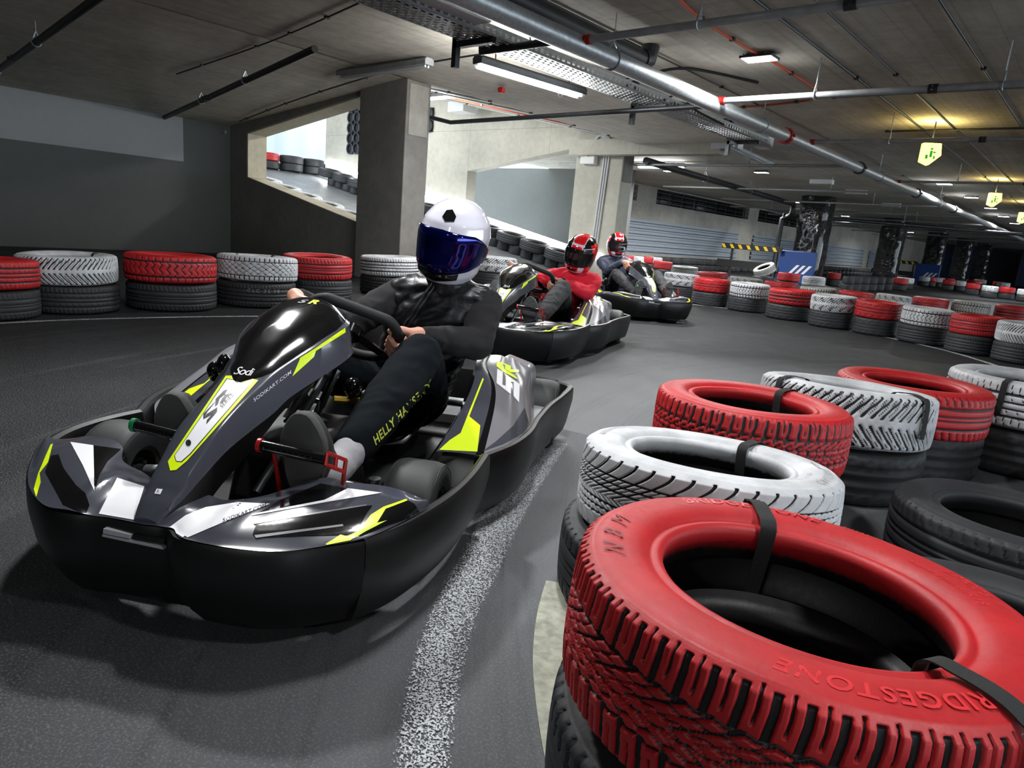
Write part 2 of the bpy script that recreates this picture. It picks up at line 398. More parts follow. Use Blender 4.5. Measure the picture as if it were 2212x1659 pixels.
line([G(x, y) for x, y in ((900, 1750), (925, 1560), (945, 1450), (985, 1320), (1035, 1220), (1085, 1120), (1140, 1030), (1195, 955))], (.13, .2), 'trim_6')
line([G(x, y) for x, y in ((1425, 648), (1480, 656), (1640, 676), (1860, 718), (2040, 757), (2200, 806), (2330, 850))], .07, 'trim_7', solid=.6)
line([G(x, y) for x, y in ((1290, 1780), (1240, 1660), (1205, 1520), (1190, 1420), (1192, 1330), (1205, 1260))], (.1, .06), 'trim_8', mat('kerb_putty', '9a9b8c', .8, var=.3, vscale=40))
# ================================================================== ceiling services and lamps
def pipe(name, pts, r, m, label, cat='pipe', hang=(), hangname='hanger', n=12, clamps=(), clampmat=None, group=None, zc=Z):
    b = M().tube([W(*p) for p in pts], r, n)
    o = tag(b.build(name, m), label, cat, group)
    A, B = [Vector(W(*p)) for p in (pts[0], pts[-1])]
    d = (B-A).normalized()
    for t in hang:
        p = A.lerp(B, t); h = M()
        h.tube([p+Vector((0, 0, r+.06)), Vector((p.x, p.y, zc+.01))], .005, 6)
        rr = []
        sd = d.cross(Vector((0, 0, 1))).normalized()
        for k in range(13):
            a = 2*PI*k/12; rr.append(p+sd*(r+.006)*math.sin(a)+Vector((0, 0, (r+.006)*math.cos(a))))
        h.tube([p+Vector((0, 0, r+.07)), p+sd*(r+.008)*.8+Vector((0, 0, r*.55))], .008, 6)
        h.tube([p+Vector((0, 0, r+.07)), p-sd*(r+.008)*.8+Vector((0, 0, r*.55))], .008, 6)
        h.tube(rr[:12], .007, 6, closed=True)
        h.build(hangname, STEEL, o)
    for t in clamps:
        p = A.lerp(B, t); h = M(); h.tube([p-d*.035, p+d*.035], r*1.28, 12); sd = d.cross(Vector((0, 0, 1)))
        for q in (-1, 1): h.tube([p+sd*q*r*1.45-Vector((0, 0, .02)), p+sd*q*r*1.45+Vector((0, 0, .02))], .008, 6); h.box(p+sd*q*r*1.3-Vector((.012, .012, .012)), p+sd*q*r*1.3+Vector((.012, .012, .012)))
        h.build('clamp', clampmat or (REDPART if t == clamps[0] else STEELD), o)
    return o
def pt(px, py, z):    # pixel on a given height -> (v,u,z)
    v, u = VU(G(px, py, z)); return (v, u, z)
vm = -3.42
pipe('sprinkler_main_pipe', [(vm, 1.0, 2.25), (vm, 58, 2.25)], .075, STEEL, 'thick galvanised sprinkler main running the length of the hall below the ceiling', hang=(.068, .122, .21, .3), clamps=(.135, .19, .26, .33))
br = [(4.42, 'thin galvanised branch pipe with red joint nearest the camera, leaving at the top edge', .045), (6.72, 'thin galvanised branch pipe passing in front of the bright ceiling floodlight', .03), (9.4, 'thin grey branch pipe just above the nearest yellow exit lamp', .026), (14.0, 'thin grey branch pipe behind the nearest yellow exit lamp', .022)]
for u, lab, r in br:
    o = pipe('branch_pipe', [(vm+.03, u, 2.28), (8.5, u, 2.28)], r if u > 5 else .028, PIPEG, lab, hang=(.08, .2, .4), clamps=(.004, .16), group='branch pipes off the sprinkler main')
k = 0
for u in (12.0, 16.5, 20, 23.5, 27, 30.5, 34, 38, 42):
    lab = 'pale branch pipe left of the sprinkler main, %s counting away from the camera' % ORD[k]; k += 1
    pipe('branch_pipe', [(vm-.05, u, 2.3), (-9.5 if u < 22 else -10.8, u, 2.3)], .025, PIPEG, lab, hang=(.3, .8), group='branch pipes left of the sprinkler main')
pipe('branch_pipe', [(vm-.08, 4.42, 2.3), (-4.45, 4.42, 2.3), (-4.45, 4.42, 2.42)], .03, STEELD, 'short dark branch pipe ending above the cable tray', hang=(.4,))
pipe('branch_pipe', [(vm-.08, 6.72, 2.24), (-7.25, 6.72, 2.2), (-13, 6.72, 3.3)], .028, STEELD, 'dark branch pipe crossing behind the concrete pier to the ramp', hang=(.2, .55), clamps=(.3,))
pipe('branch_pipe', [(-6.9, 11.4, 2.72), (-14, 11.5, 4.0)], .026, PIPEG, 'pale pipe along the top of the bright ramp wall', clamps=(.3, .6), hang=(.45,), zc=3.2)
a = pt(298, 270, 2.13); b = pt(680, 118, 2.3)
pipe('sprinkler_branch_pipe', [(a[0], a[1], 2.05), (b[0], b[1], 2.35)], .034, BLKPIPE, 'black sprinkler pipe under the left ceiling ending beside the concrete pier', hang=(.17, .52, .75), clamps=(.55,), clampmat=BLKPIPE, zc=2.3)
pipe('sprinkler_branch_pipe', [(a[0], a[1], 2.05), (-11.9, a[1]+.6, 2.05)], .03, PIPEG, 'grey return pipe reaching from the black sprinkler pipe to the left wall')
a = pt(-60, 192, 2.2); b = pt(260, -40, 2.3)
pipe('sprinkler_branch_pipe', [(a[0], a[1], 2.2), (b[0], b[1], 2.3)], .034, BLKPIPE, 'black sprinkler pipe crossing the top left corner of the photo', hang=(.3, .62), clamps=(.45,), clampmat=BLKPIPE, zc=2.45)
dp_ = pt(1398, 132, 2.46)
pipe('drain_pipe', [(dp_[0], 2.0, 2.46), (dp_[0], dp_[1]-.1, 2.46)], .075, BLKPIPE, 'fat black drain pipe above the sprinkler main near the camera')
e = M().tube([W(dp_[0], dp_[1]-.1, 2.46), W(dp_[0], dp_[1], 2.48), W(dp_[0], dp_[1]+.03, 2.595)], .085, 14); tag(e.build('drain_elbow', BLKPIPE), 'black drain elbow rising into the ceiling behind the sprinkler main', 'pipe')
pipe('drain_pipe', [(-7.3, 11.9, 2.36), (-7.75, 21.2, 2.3)], .07, BLKPIPE, 'long black drain pipe running from the rear pier to the nearest foil wrapped pillar', hang=(.3, .6))
pd = M().tube(catmull([W(-7.75, 21.1, 2.3), W(-7.8, 21.3, 2.25), W(-7.85, 21.35, 2.0), W(-8.1, 21.5, 1.9), W(-8.15, 21.5, 1.7), W(-8.15, 21.5, .02)], 5), .075, 12)
tag(pd.build('downpipe', BLKPIPE), 'black downpipe with an S bend left of the nearest foil wrapped pillar', 'pipe')
pipe('drain_pipe', [(-8.1, 21.4, 2.0), (-2.6, 26.5, 2.05)], .05, BLKPIPE, 'black pipe passing in front of the top of the nearest foil wrapped pillar', hang=(.5,))
# perforated cable tray
ct = M(); u0, u1 = 2.2, 9.9; va, vb, zt = -4.42, -4.1, 2.32; t_ = .004
cell = .075; nn = int((u1-u0)/cell); rows = 6; hw = (vb-va)/rows
def plate(fix, side):
    for i in range(nn+1):        # cross bars
        uu = u0+i*cell
        for j in range(rows if not side else 1):
            off = (j % 2)*cell*.5
            if side: ct.box((fix, uu, zt+.025), (fix+t_, uu+cell*.42, zt+.06))
            else: ct.box((va+j*hw, uu+off, zt), (va+(j+1)*hw, uu+off+cell*.4, zt+t_))
    if side:
        for z0, z1 in ((0, .025), (.06, .085)): ct.box((fix, u0, zt+z0), (fix+t_, u1, zt+z1))
    else:
        for j in range(rows+1): ct.box((va+j*hw-.011, u0, zt), (va+j*hw+.011, u1+.05, zt+t_))
plate(0, False); plate(va, True); plate(vb, True)
tr = room(ct, 'cable_tray', STEEL, kind=None); tag(tr, 'perforated steel cable tray hanging left of the sprinkler main', 'cable tray')
for i, u in enumerate((4.15, 6.9, 9.4)):
    s = M().box((va-.1, u, 2.0+.12), (va-.05, u+.05, Z)); s.box((va-.16, u-.06, Z-.01), (va+.01, u+.11, Z)); s.box((va-.1, u, zt-.05), (vb+.03, u+.05, zt-.003)); s.box((va-.095, u-.003, 2.13), (va-.085, u+.053, 2.58), 0)
    so = s.build('tray_bracket', STEELD, tr); 
cb = M().tube(catmull([W(-4.2, 3, zt+.03), W(-4.24, 5.6, zt+.03), W(-4.2, 6.2, zt+.035), W(-4.05, 6.35, zt+.16), W(-3.7, 6.6, Z-.02), W(-3.3, 7.4, Z-.015)], 6), .014, 8)
tag(cb.build('cable', BLKPIPE), 'black cable looping out of the cable tray up to the ceiling', 'cable')
cb = M().tube(catmull([W(-4.3, 5.9, zt+.05), W(-4.2, 6.9, zt+.04), W(-4.1, 7.2, zt+.16), W(-4.05, 7.5, zt+.05), W(-4.1, 8.4, zt+.03)], 6), .012, 8)
tag(cb.build('cable', BLKPIPE), 'black cable humping up out of the cable tray near its lit end', 'cable')
# orange and grey surface cables with clips
def surf_cable(pts, r, m, lab, z=Z, nclip=8):
    P = catmull([W(p[0], p[1], p[2] if len(p) > 2 else z-r) for p in pts], 5)
    o = tag(M().tube([p-Vector((0, 0, .004)) for p in P], r, 8).build('surface_cable', m), lab, 'cable')
    c = M().box((-.02, -.02, -r-.006), (.02, .02, r)).build('clip', STEELD, o)
    for i in range(nclip):
        p = P[int((i+.5)/nclip*(len(P)-1))]
        if i: c = c.copy(); C.objects.link(c)
        c.location = p
    return o
surf_cable([pt(1440, -30, 2.585), pt(1515, 40, 2.585), pt(1600, 95, 2.585), pt(1690, 145, 2.585), pt(1770, 205, 2.585), pt(1700, 222, 2.585), pt(1560, 234, 2.585)], .012, ORANGE, 'orange cable clipped to the ceiling leading to the bright floodlight')
for k, v in enumerate((-2.35, -1.3, -3.75, -2.0)):
    surf_cable([(v, 1.5), (v, 20), (v, 40)], .012 if k < 1 else .008, STEELD, ('dark conduit on the ceiling right of the floodlight row', 'thin dark conduit on the ceiling furthest right', 'thin dark conduit on the ceiling beside the sprinkler main', 'thin dark conduit on the ceiling between floodlight row and thick conduit')[k], nclip=26)
for k, u in enumerate((8.3, 10.6)):
    surf_cable([(-2.8, u), (9, u)], .012, STEELD, ('dark cross conduit on the ceiling above the second branch pipe', 'dark cross conduit on the ceiling above the third branch pipe')[k], nclip=12)
surf_cable([(-5.0, 5.3, 2.57), (-6.6, 5.4, 2.57), (-8.1, 5.55, 2.5), (-9.4, 5.62, 2.38), (-10.4, 5.7, 2.28), (-11.3, 5.8, 2.2)], .01, BLKPIPE, 'thin black cable along the ceiling above the trapezoid opening', nclip=7)
surf_cable([(-4.6, 3.6, 2.585), (-6.2, 3.9, 2.585), (-7.6, 4.1, 2.57), (-9.4, 4.0, 2.4)], .008, BLKPIPE, 'thin black cable crossing the left ceiling near the cable tray', nclip=5)
for k, (z0, ua) in enumerate(((2.74, 7.4), (2.74, 8.3), (2.72, 9.4), (2.74, 10.4))):
    surf_cable([(-7.2, ua, Z+.188*.1-.02), (-12.5, ua-.4, Z+.188*5.4-.02)], .012, PIPEG if k != 2 else ORANGE, 'cable clipped under the bright ramp ceiling, %s from the front' % ORD[k], nclip=6)
# lamps
def flood(px, py, lab, on=1.0, z=2.55, s=1.0):
    p = G(px, py, z); o = empty('floodlight', p, ANG, lab, 'lamp', 'ceiling floodlights')
    b = M().box((-.15*s, -.1*s, 0), (.15*s, .1*s, .02)); b.box((-.13*s, -.02, .02), (-.12*s, .02, .055)); b.box((.12*s, -.02, .02), (.13*s, .02, .055))
    for i in range(6): b.box((-.12*s+i*.045*s, -.09*s, .02), (-.115*s+i*.045*s, .09*s, .035))
    b.build('housing', STEELD, o)
    M().box((-.135*s, -.085*s, -.004), (.135*s, .085*s, 0)).build('diffuser', LEDM, o)
    if on: area_light('floodlight_beam', (0, 0, -.012), .27, .17, FLOOD_W*on, parent=o, spread=2.8)
    return o
flood(1640, 128, 'bright LED floodlight nearest the camera on the right ceiling with an orange cable', .6)
flood(1462, 233, 'bright LED floodlight behind the sprinkler main and beside the lit tray end', .6)
for px, py, lab, on in ((2040, 398, 'first of the right hand floodlight row beyond the nearest exit lamp', .8), (2098, 427, 'second of the right hand floodlight row beyond the nearest exit lamp', .8), (2140, 450, 'third of the right hand floodlight row, below the farther exit lamp', 0), (2168, 468, 'fourth of the right hand floodlight row', .8), (2192, 483, 'fifth and farthest of the right hand floodlight row', 0),
        (1447, 370, 'floodlight close to the right edge of the rear concrete pier', .8), (1560, 397, 'floodlight beside the long black drain pipe', 1.0), (1645, 373, 'floodlight right of the drain pipe, above the silver panels', 0), (1647, 421, 'floodlight over the louvred windows', .8), (1716, 437, 'floodlight left of the top of the nearest foil wrapped pillar', 0), (1780, 454, 'floodlight right of the top of the nearest foil wrapped pillar', .8), (1826, 467, 'floodlight between the two nearest foil wrapped pillars', 0), (1967, 502, 'floodlight between the second and third foil wrapped pillars', .6)):
    flood(px, py, lab, on)
# added fill floodlights outside the frame, brightening kart, tyres and floor
for v_, u, lab, on in ((-1.2, 1.55, 'LED floodlight above the nearest kart', NEAR1), (1.2, 1.1, 'LED floodlight above the foreground tyres', NEAR2), (-3.2, 1.5, 'LED floodlight left of the nearest kart, same row as the bright one', NEAR3), (.8, -3.6, 'LED floodlight on the ceiling behind the camera', NEAR4)):
    pl = empty('floodlight', W(v_, u, 2.55), ANG, lab, 'lamp', 'ceiling floodlights')
    M().box((-.15, -.1, 0), (.15, .1, .04)).build('housing', STEELD, pl); M().box((-.135, -.085, -.004), (.135, .085, 0)).build('diffuser', LEDM, pl)
    area_light('floodlight_beam', (0, 0, -.012), .27, .17, FLOOD_W*on, parent=pl, spread=2.8)
def tube_lamp(A, B, lab, on=1.0, hang=0):
    A, B = Vector(A), Vector(B); d = B-A; L = d.length
    o = empty('fluorescent_lamp', (A+B)/2, math.atan2(d.y, d.x), lab, 'lamp')
    b = M(); b.loft([[(x, y, z) for y, z in ((-.06, 0), (-.065, .05), (-.04, .075), (.04, .075), (.065, .05), (.06, 0))] for x in (-L/2, L/2)], closed=True, caps=True)
    b.build('housing', STEELD if on else PIPEG, o, bevel=.004)
    c = M(); c.loft([[(x, .055*math.cos(q), -.045*math.sin(q)) for q in np.linspace(0, PI, 9)] for x in (-L/2+.02, L/2-.02)])
    c.build('cover', mat('clear_cover', 'd8dcdc', .25, alpha=.28), o)
    for y in (-.022, .022): M().tube([(-L/2+.04, y, -.012), (L/2-.04, y, -.012)], .013, 8).build('tube', LEDM if on else WHITEM, o)
    if hang:
        for x in (-L*.35, L*.35): M().tube([(x, 0, .07), (x, 0, hang)], .006, 6).build('hanger', STEELD, o)
    if on:
        area_light('tube_glow', (0, 0, -.05), L, .1, TUBE_W*on*.6, parent=o)
        for q in (-1, 1): area_light('tube_side_glow', (0, q*.068, -.015), L, .06, TUBE_W*on*.35, (-q*PI/2, 0, 0) if False else (q*PI/2, 0, 0), parent=o)
    return o
a = pt(1030, 137, 2.3); b = pt(1258, 206, 2.3)
tube_lamp(W(a[0]-.0, a[1], 2.3), W(b[0], b[1], 2.3), 'lit twin fluorescent lamp hanging beside the cable tray', 1.0, .3)
a = pt(735, 168, 2.5); b = pt(928, 134, 2.54)
tube_lamp(W(a[0], a[1], 2.49), W(b[0], b[1], 2.53), 'unlit fluorescent lamp on the ceiling in front of the concrete pier', 0)
a = pt(1575, 318, 2.5); b = pt(1665, 358, 2.5)
tube_lamp(W(*a), W(*b), 'unlit fluorescent lamp among the branch pipes behind the sprinkler main', 0, .1)
# strong lamps up the ramp, behind the beam line
for k, (v, u, on) in enumerate(((-9.6, 8.6, 1.2), (-13.6, 8.9, .8), (-16.0, 8.5, .2), (-8.2, 14.0, .4))):
    zz = Z+.188*(-7.1-v)-.06 if u < 12 else 2.5
    tube_lamp(W(v-.6, u, zz+.1*(u < 12)), W(v+.6, u, zz-.1*(u < 12)), ('lamp under the ramp ceiling, hidden behind the concrete pier', 'second lamp under the ramp ceiling', 'third lamp at the head of the ramp', 'lamp behind the sloped opening of the bright ramp wall')[k], on)
# LED strip along the ramp wall
ls = M(); vv = np.linspace(-17.8, -7.9, 24)
for a_, b_ in zip(vv[:-1], vv[1:]): ls.hexa([(a_, 11.69, led(a_)-.03), (b_, 11.69, led(b_)-.03), (b_, 11.75, led(b_)-.03), (a_, 11.75, led(a_)-.03), (a_, 11.69, led(a_)+.03), (b_, 11.69, led(b_)+.03), (b_, 11.75, led(b_)+.03), (a_, 11.75, led(a_)+.03)])
lo = room(ls, 'led_strip', LEDS, kind=None); tag(lo, 'glowing white LED strip sloping down along the ramp wall', 'lamp')
for k in range(4):
    v0 = -16.6+k*2.5; l = area_light('led_strip_glow', (v0, 11.66, led(v0)), 2.4, .06, LED_W, (PI/2, 0, PI), parent=lo)
    l.rotation_euler = (-PI/2, 0, 0)
# exit lamps
for px, py, s, lab in ((2008, 332, 1, 'glowing yellow exit lamp nearest the camera, hung from a branch pipe'), (2147, 431, 1, 'farther glowing yellow exit lamp above the right hand floodlight row'), (2210, 470, .9, 'farthest yellow exit lamp at the right edge of the photo')):
    p = G(px, py, 2.22); o = empty('exit_lamp', p, ANG+.5, lab, 'lamp', 'yellow exit lamps')
    b = M(); b.loft([[(-.1, y, .12), (.1, y, .12), (.12, y, -.02), (.0, y, -.14), (-.1, y, -.1)] for y in (-.05, .05)], closed=True, caps=True); b.build('lamp_box', EXITM, o, bevel=.006)
    b = M(); b.box((-.015, -.057, -.05), (.015, -.052, .03)); b.box((.02, -.057, -.0), (.05, -.052, .02)); b.ball((.0, -.055, .05), .016, n=5); b.box((-.06, -.057, -.07), (-.03, -.052, -.02)); b.box((.03, -.057, -.07), (.05, -.052, -.03)); b.build('pictogram', GREENM, o)
    M().tube([(0, 0, .12), (0, 0, Z-2.22)], .008, 6).build('hanger', STEELD, o)
    area_light('exit_glow', (0, 0, .14), .2, .1, 3.0, (PI, 0, 0), (1, .78, .3), parent=o)
# boxes
def pbox(name, lo, hi, m, lab, cat, bevel=.008):
    return tag(room(M().box(lo, hi), name, m, kind=None, bevel=bevel), lab, cat)
pv = pt(1017, 57, 2.36)
pbox('ceiling_panel', (pv[0], pv[1]-2.0, 2.36), (pv[0]+.22, pv[1], 2.6), WHITEM, 'plain white metal box under the ceiling beside the sprinkler main', 'box')
pbox('tray_end_box', (-4.35, 9.95, 2.3), (-4.15, 10.15, 2.5), WHITEM, 'small white box at the lit end of the cable tray', 'box')
def pl_u(px, py, u):
    r = ray(px, py); p = CAMP+r*(u/r.y); return (p.x, p.z)
jb_ = empty('switch_box', W(-8.46, 11.72, 2.47), ANG, 'pale grey switch box with yellow rotary switch high on the rear concrete pier', 'box')
M().box((-.17, -.14, -.21), (.17, 0, .21)).build('cabinet', mat('box_grey', 'd3d4d0', .5), jb_, bevel=.01)
kn = M(); kn.tube([(0.02, -.14, -.02), (0.02, -.155, -.02)], .05, 16); kn.box((0.005, -.185, -.07), (.035, -.15, .03)); kn.build('rotary_switch', mat('switch_yellow', 'e0b030', .5), jb_)
for k, dx in enumerate((0, .055, .11)):
    P = catmull([W(-8.42, 11.7, 2.66+.03*k), W(-8.3+dx*.5, 11.7, 2.80+.02*k), W(-8.16+dx, 11.7, 2.74), W(-8.13+dx, 11.7, 2.5), W(-8.2+dx, 11.69, .4)], 6)
    tag(M().tube(P, .018, 8).build('conduit', WHITEM), ('leftmost', 'middle', 'rightmost')[k]+' of three pale conduits running down the rear concrete pier', 'pipe', 'conduits on the rear pier')
p = pt(1030, 214, 2.9); pbox('junction_box', (-12.0, 11.0, 3.28), (-11.5, 11.4, 3.5), WHITEM, 'white junction box under the bright ramp ceiling', 'box')
for k, (px, py) in enumerate(((1775, 393), (1850, 415), (1925, 443), (1570, 316))):
    v, u = VU(G(px, py, 2.55)); pbox('cable_box', (v-.25, u-.1, 2.5), (v+.25, u+.1, 2.6), WHITEM, ('white box under the ceiling above the nearest foil wrapped pillar', 'white box under the ceiling, second along from the nearest foil pillar', 'white box under the ceiling near the second foil wrapped pillar', 'white box at the head of the unlit fluorescent lamp')[k], 'box')
# honeycomb pipe blocks in the ramp wall
hb = M(); BR = mat('vent_black', '0c0d10', .5)
hb.box((-16.72, 11.70, 2.5), (-13.28, 11.74, 3.1), 1) if False else None
def honey(v0, v1, z0, z1, u, lab):
    h = M().box((v0, u-.02, z0), (v1, u, z1), 0)
    nx = max(1, round((v1-v0)/.3)); nz = max(1, round((z1-z0)/.3))
    for i in range(nx):
        for j in range(nz):
            c = ((v0+(i+.5)*(v1-v0)/nx), u-.03, z0+(j+.5)*(z1-z0)/nz)
            P = [(c[0]+.13*math.cos(q), u-.05, c[2]+.13*math.sin(q)) for q in np.linspace(0, 2*PI, 17)[:16]]
            h.tube(P, .025, 6, 1, closed=True)
    tag(room(h, 'vent_block', [BR, mat('vent_rim', '2e3138', .5)], kind=None), lab, 'vent')
honey(-16.75, -15.9, 2.5, 3.85, 11.74, 'black block of round vent pipes left of the concrete pier')
honey(-14.1, -13.28, 3.0, 3.56, 11.74, 'smaller black block of round vent pipes right of the concrete pier')
# foil wrapped pillars, blue pads, striped barriers
def foil_mat():
    m = FOIL; t = NT(m); b = m.node_tree.nodes['Principled BSDF']
    bn = t.new('ShaderNodeBump'); bn.inputs['Strength'].default_value = 1; bn.inputs['Distance'].default_value = .25
    t.link(t.noise(2.6, 5, .6, t.map((1, 1, 1.8))), bn.inputs['Height']); t.link(bn.outputs[0], b.inputs['Normal'])
foil_mat()
for k, (v, u) in enumerate(((-7.7, 22.0), (-7.7, 31.4), (-7.6, 39.6), (-7.6, 47.5), (-7.6, 55))):
    p = M(); secs = []
    for j in range(40):
        z = j*(Z-.02)/39; q = []
        for i in range(36):
            a = 2*PI*i/36; c, s = math.cos(a), math.sin(a); d = .42/max(abs(c), abs(s))
            d = min(d, .52)*(1+.05*mnoise.noise((c*2+k, s*2, z*3))); q.append((v+.38+d*c*1.0, u+d*s, z))
        secs.append(q)
    p.loft(secs, closed=True)
    o = room(p, 'wrapped_pillar', FOIL, kind=None, sharp=80); tag(o, '%s concrete pillar wrapped in shiny black foil' % ('nearest', 'second nearest', 'third nearest', 'fourth nearest', 'farthest')[k], 'pillar', 'foil wrapped pillars')
STRIPE = mat('hazard_black', '1b1b1c', .6)
def barrier(v, u, k):
    o = empty('stripe_barrier', W(v, u, 0), ANG, ('yellow and black striped barrier board before the nearest foil wrapped pillar', 'yellow and black striped barrier board before the third foil wrapped pillar')[k], 'barrier', 'striped barriers')
    b = M().box((-1.5, -.02, .86), (.4, .02, 1.02)); b.build('board', STRIPE, o)
    s = M()
    for i in range(7):
        x = -1.45+i*.27; s.hexa([(x, -.026, .88), (x+.1, -.026, .88), (x+.1, -.02, .88), (x, -.02, .88), (x-.08, -.026, 1.0), (x+.02, -.026, 1.0), (x+.02, -.02, 1.0), (x-.08, -.02, 1.0)])
    s.build('stripe', YELLOW if False else mat('hazard_yellow', 'e0c020', .5), o)
    M().box((-1.6, -.02, .3), (.3, .02, .52)).build('board', STRIPE, o)
    for x in (-1.2, .2): M().box((x, .02, 0), (x+.07, .07, 1.05)).build('post', STEELD, o)
    pd_ = empty('pillar_pad', W(v+.75, u+.3, 0), ANG, ('bright blue pad with white slashes at the foot of the nearest foil wrapped pillar', 'blue pad with white slashes at the foot of the third foil wrapped pillar')[k], 'pad', 'blue pillar pads')
    M().box((-.45, -.15, 0), (.6, .0, .95)).build('pad', BLUEPAD, pd_, bevel=.02)
    s = M()
    for i in range(3):
        x = .02+i*.18; s.hexa([(x-.12, -.156, .3), (x-.03, -.156, .3), (x-.03, -.15, .3), (x-.12, -.15, .3), (x+.08, -.156, .55), (x+.17, -.156, .55), (x+.17, -.15, .55), (x+.08, -.15, .55)])
    s.build('slash_mark', WHITEP, pd_)
barrier(-8.2, 21.0, 0); barrier(-8.0, 38.4, 1)
# ================================================================== tyres
def tyre_mat(name, col, paint=True):
    m = mat(name, col, .55 if paint else .6); t = NT(m); b = m.node_tree.nodes['Principled BSDF']
    at_ = t.new('ShaderNodeAttribute', attribute_name='bare')
    c = lin(col)[:3]
    n1 = t.noise(9, 5, .6); n2 = t.noise(60, 4, .7)
    base = t.ramp(n1, .3, .72, tuple(x*(.62 if name.startswith('white') else .78) for x in c)+(1,), tuple(min(1, x*1.1) for x in c)+(1,))
    base = t.mix(t.math('MULTIPLY', t.ramp(n2, .6, .75), .25), base, tuple(x*.45 for x in c)+(1,))
    if paint:
        f = t.math('ADD', at_.outputs['Fac'], t.math('MULTIPLY', t.math('SUBTRACT', n2, .5), .5))
        base = t.mix(t.ramp(f, .42, .62), base, lin('15161a'))
    t.link(base, b.inputs['Base Color'])
    t.link(t.math('ADD', t.math('MULTIPLY', n2, .25), .40 if paint else .5), b.inputs['Roughness'])
    bn = t.new('ShaderNodeBump'); bn.inputs['Strength'].default_value = .15; bn.inputs['Distance'].default_value = .004
    t.link(n2, bn.inputs['Height']); t.link(bn.outputs[0], b.inputs['Normal'])
    return m
TM = {'red': tyre_mat('red_painted_rubber', 'b0171d'), 'white': tyre_mat('white_painted_rubber', 'c4c7ca'), 'black': tyre_mat('tyre_rubber', '25272a', False), 'grey': tyre_mat('worn_white_rubber', 'a2a39e')}
def sstep(d, hw, soft):     # 1 inside a groove of half width hw
    return np.clip((hw-d)/soft+.5, 0, 1)
def fr(x): return np.abs((x % 1.0)-.5)
def tread(kind, th, v):     # th 0..1 around, v -1.15..1.15 across
    a = np.abs(v); g = np.zeros_like(th+v)
    def lat(N, shift, hw, lo=0.0, hi=1.3, soft=.0022, ph=0.0):
        pitch = 1.98/N; return sstep((.5-fr(th*N+shift+ph+.5))*pitch if False else fr(th*N+shift+ph)*pitch, hw, soft)*((a >= lo) & (a <= hi))
    def circ(at, hw, wob=0.0): return sstep(np.abs(a-at-wob)*.085, hw, .0022)
    if kind == 'winter':
        q = np.clip((.5-a)/.5, 0, 1); sh = 2.6*q**1.2; N = 60
        g = lat(N, sh*0+.25*np.clip((.8-a)/.8, 0, 1), .0048, .42, 1.07); g = np.maximum(g, lat(N, .25*np.clip((.8-a)/.8, 0, 1), .0016, .60, 1.13, ph=.5))
        g = np.maximum(g, lat(N/2, sh/2, .0044, .0, .44)); g = np.maximum(g, lat(N/2, sh/2, .0024, .0, .44, ph=.5))
        zig = .05*(fr(th*N+.25)-.25)*2
        g = np.maximum(g, circ(.43, .0026, zig)); g = np.maximum(g, circ(.27, .0018, -zig)); g = np.maximum(g, circ(.1, .0016, zig))
    elif kind == 'winter_block':
        sh = 3.2*(1-np.clip(a, 0, 1))**1.5; N = 44
        g = lat(N, sh, .004, .0, 1.05); g = np.maximum(g, lat(N, sh, .0022, .0, .55, ph=.5))
        g = np.maximum(g, circ(.56, .0016)); g = np.maximum(g, circ(.2, .0018)); g = np.maximum(g, circ(.38, .0014))
    elif kind == 'chevron':
        sh = 2.0*(1-np.clip(a, 0, 1)**1.3); N = 58
        g = lat(N, sh, .0058, .12, 1.1); g = np.maximum(g, lat(N, sh, .0022, .3, .95, ph=.5))
    elif kind == 'zigzag':
        N = 40; g = lat(N, .55*np.abs(v*3 % 2-1), .0045, .0, .62); g = np.maximum(g, lat(N*1, 0*v, .0045, .66, 1.08)); g = np.maximum(g, circ(.64, .004))
    elif kind == 'diamond':
        N = 34; g = np.maximum(lat(N, 2.1*v, .0035, 0, .66), lat(N, -2.1*v, .0035, 0, .66)); g = np.maximum(g, lat(N*1.5//1, 0*v, .0045, .7, 1.08)); g = np.maximum(g, circ(.68, .003))
    elif kind == 'rib':
        for c in (.16, .56): g = np.maximum(g, circ(c, .0045))
        g = np.maximum(g, lat(70, .5*v, .0022, .62, 1.06)); g = np.maximum(g, lat(50, 1.2*v, .0015, .22, .5))
    elif kind == 'slit':
        for c in (.1, .5): g = np.maximum(g, circ(c, .004))
        g = np.maximum(g, lat(64, .8*v, .0028, .6, 1.1))
    return g
TY = {}
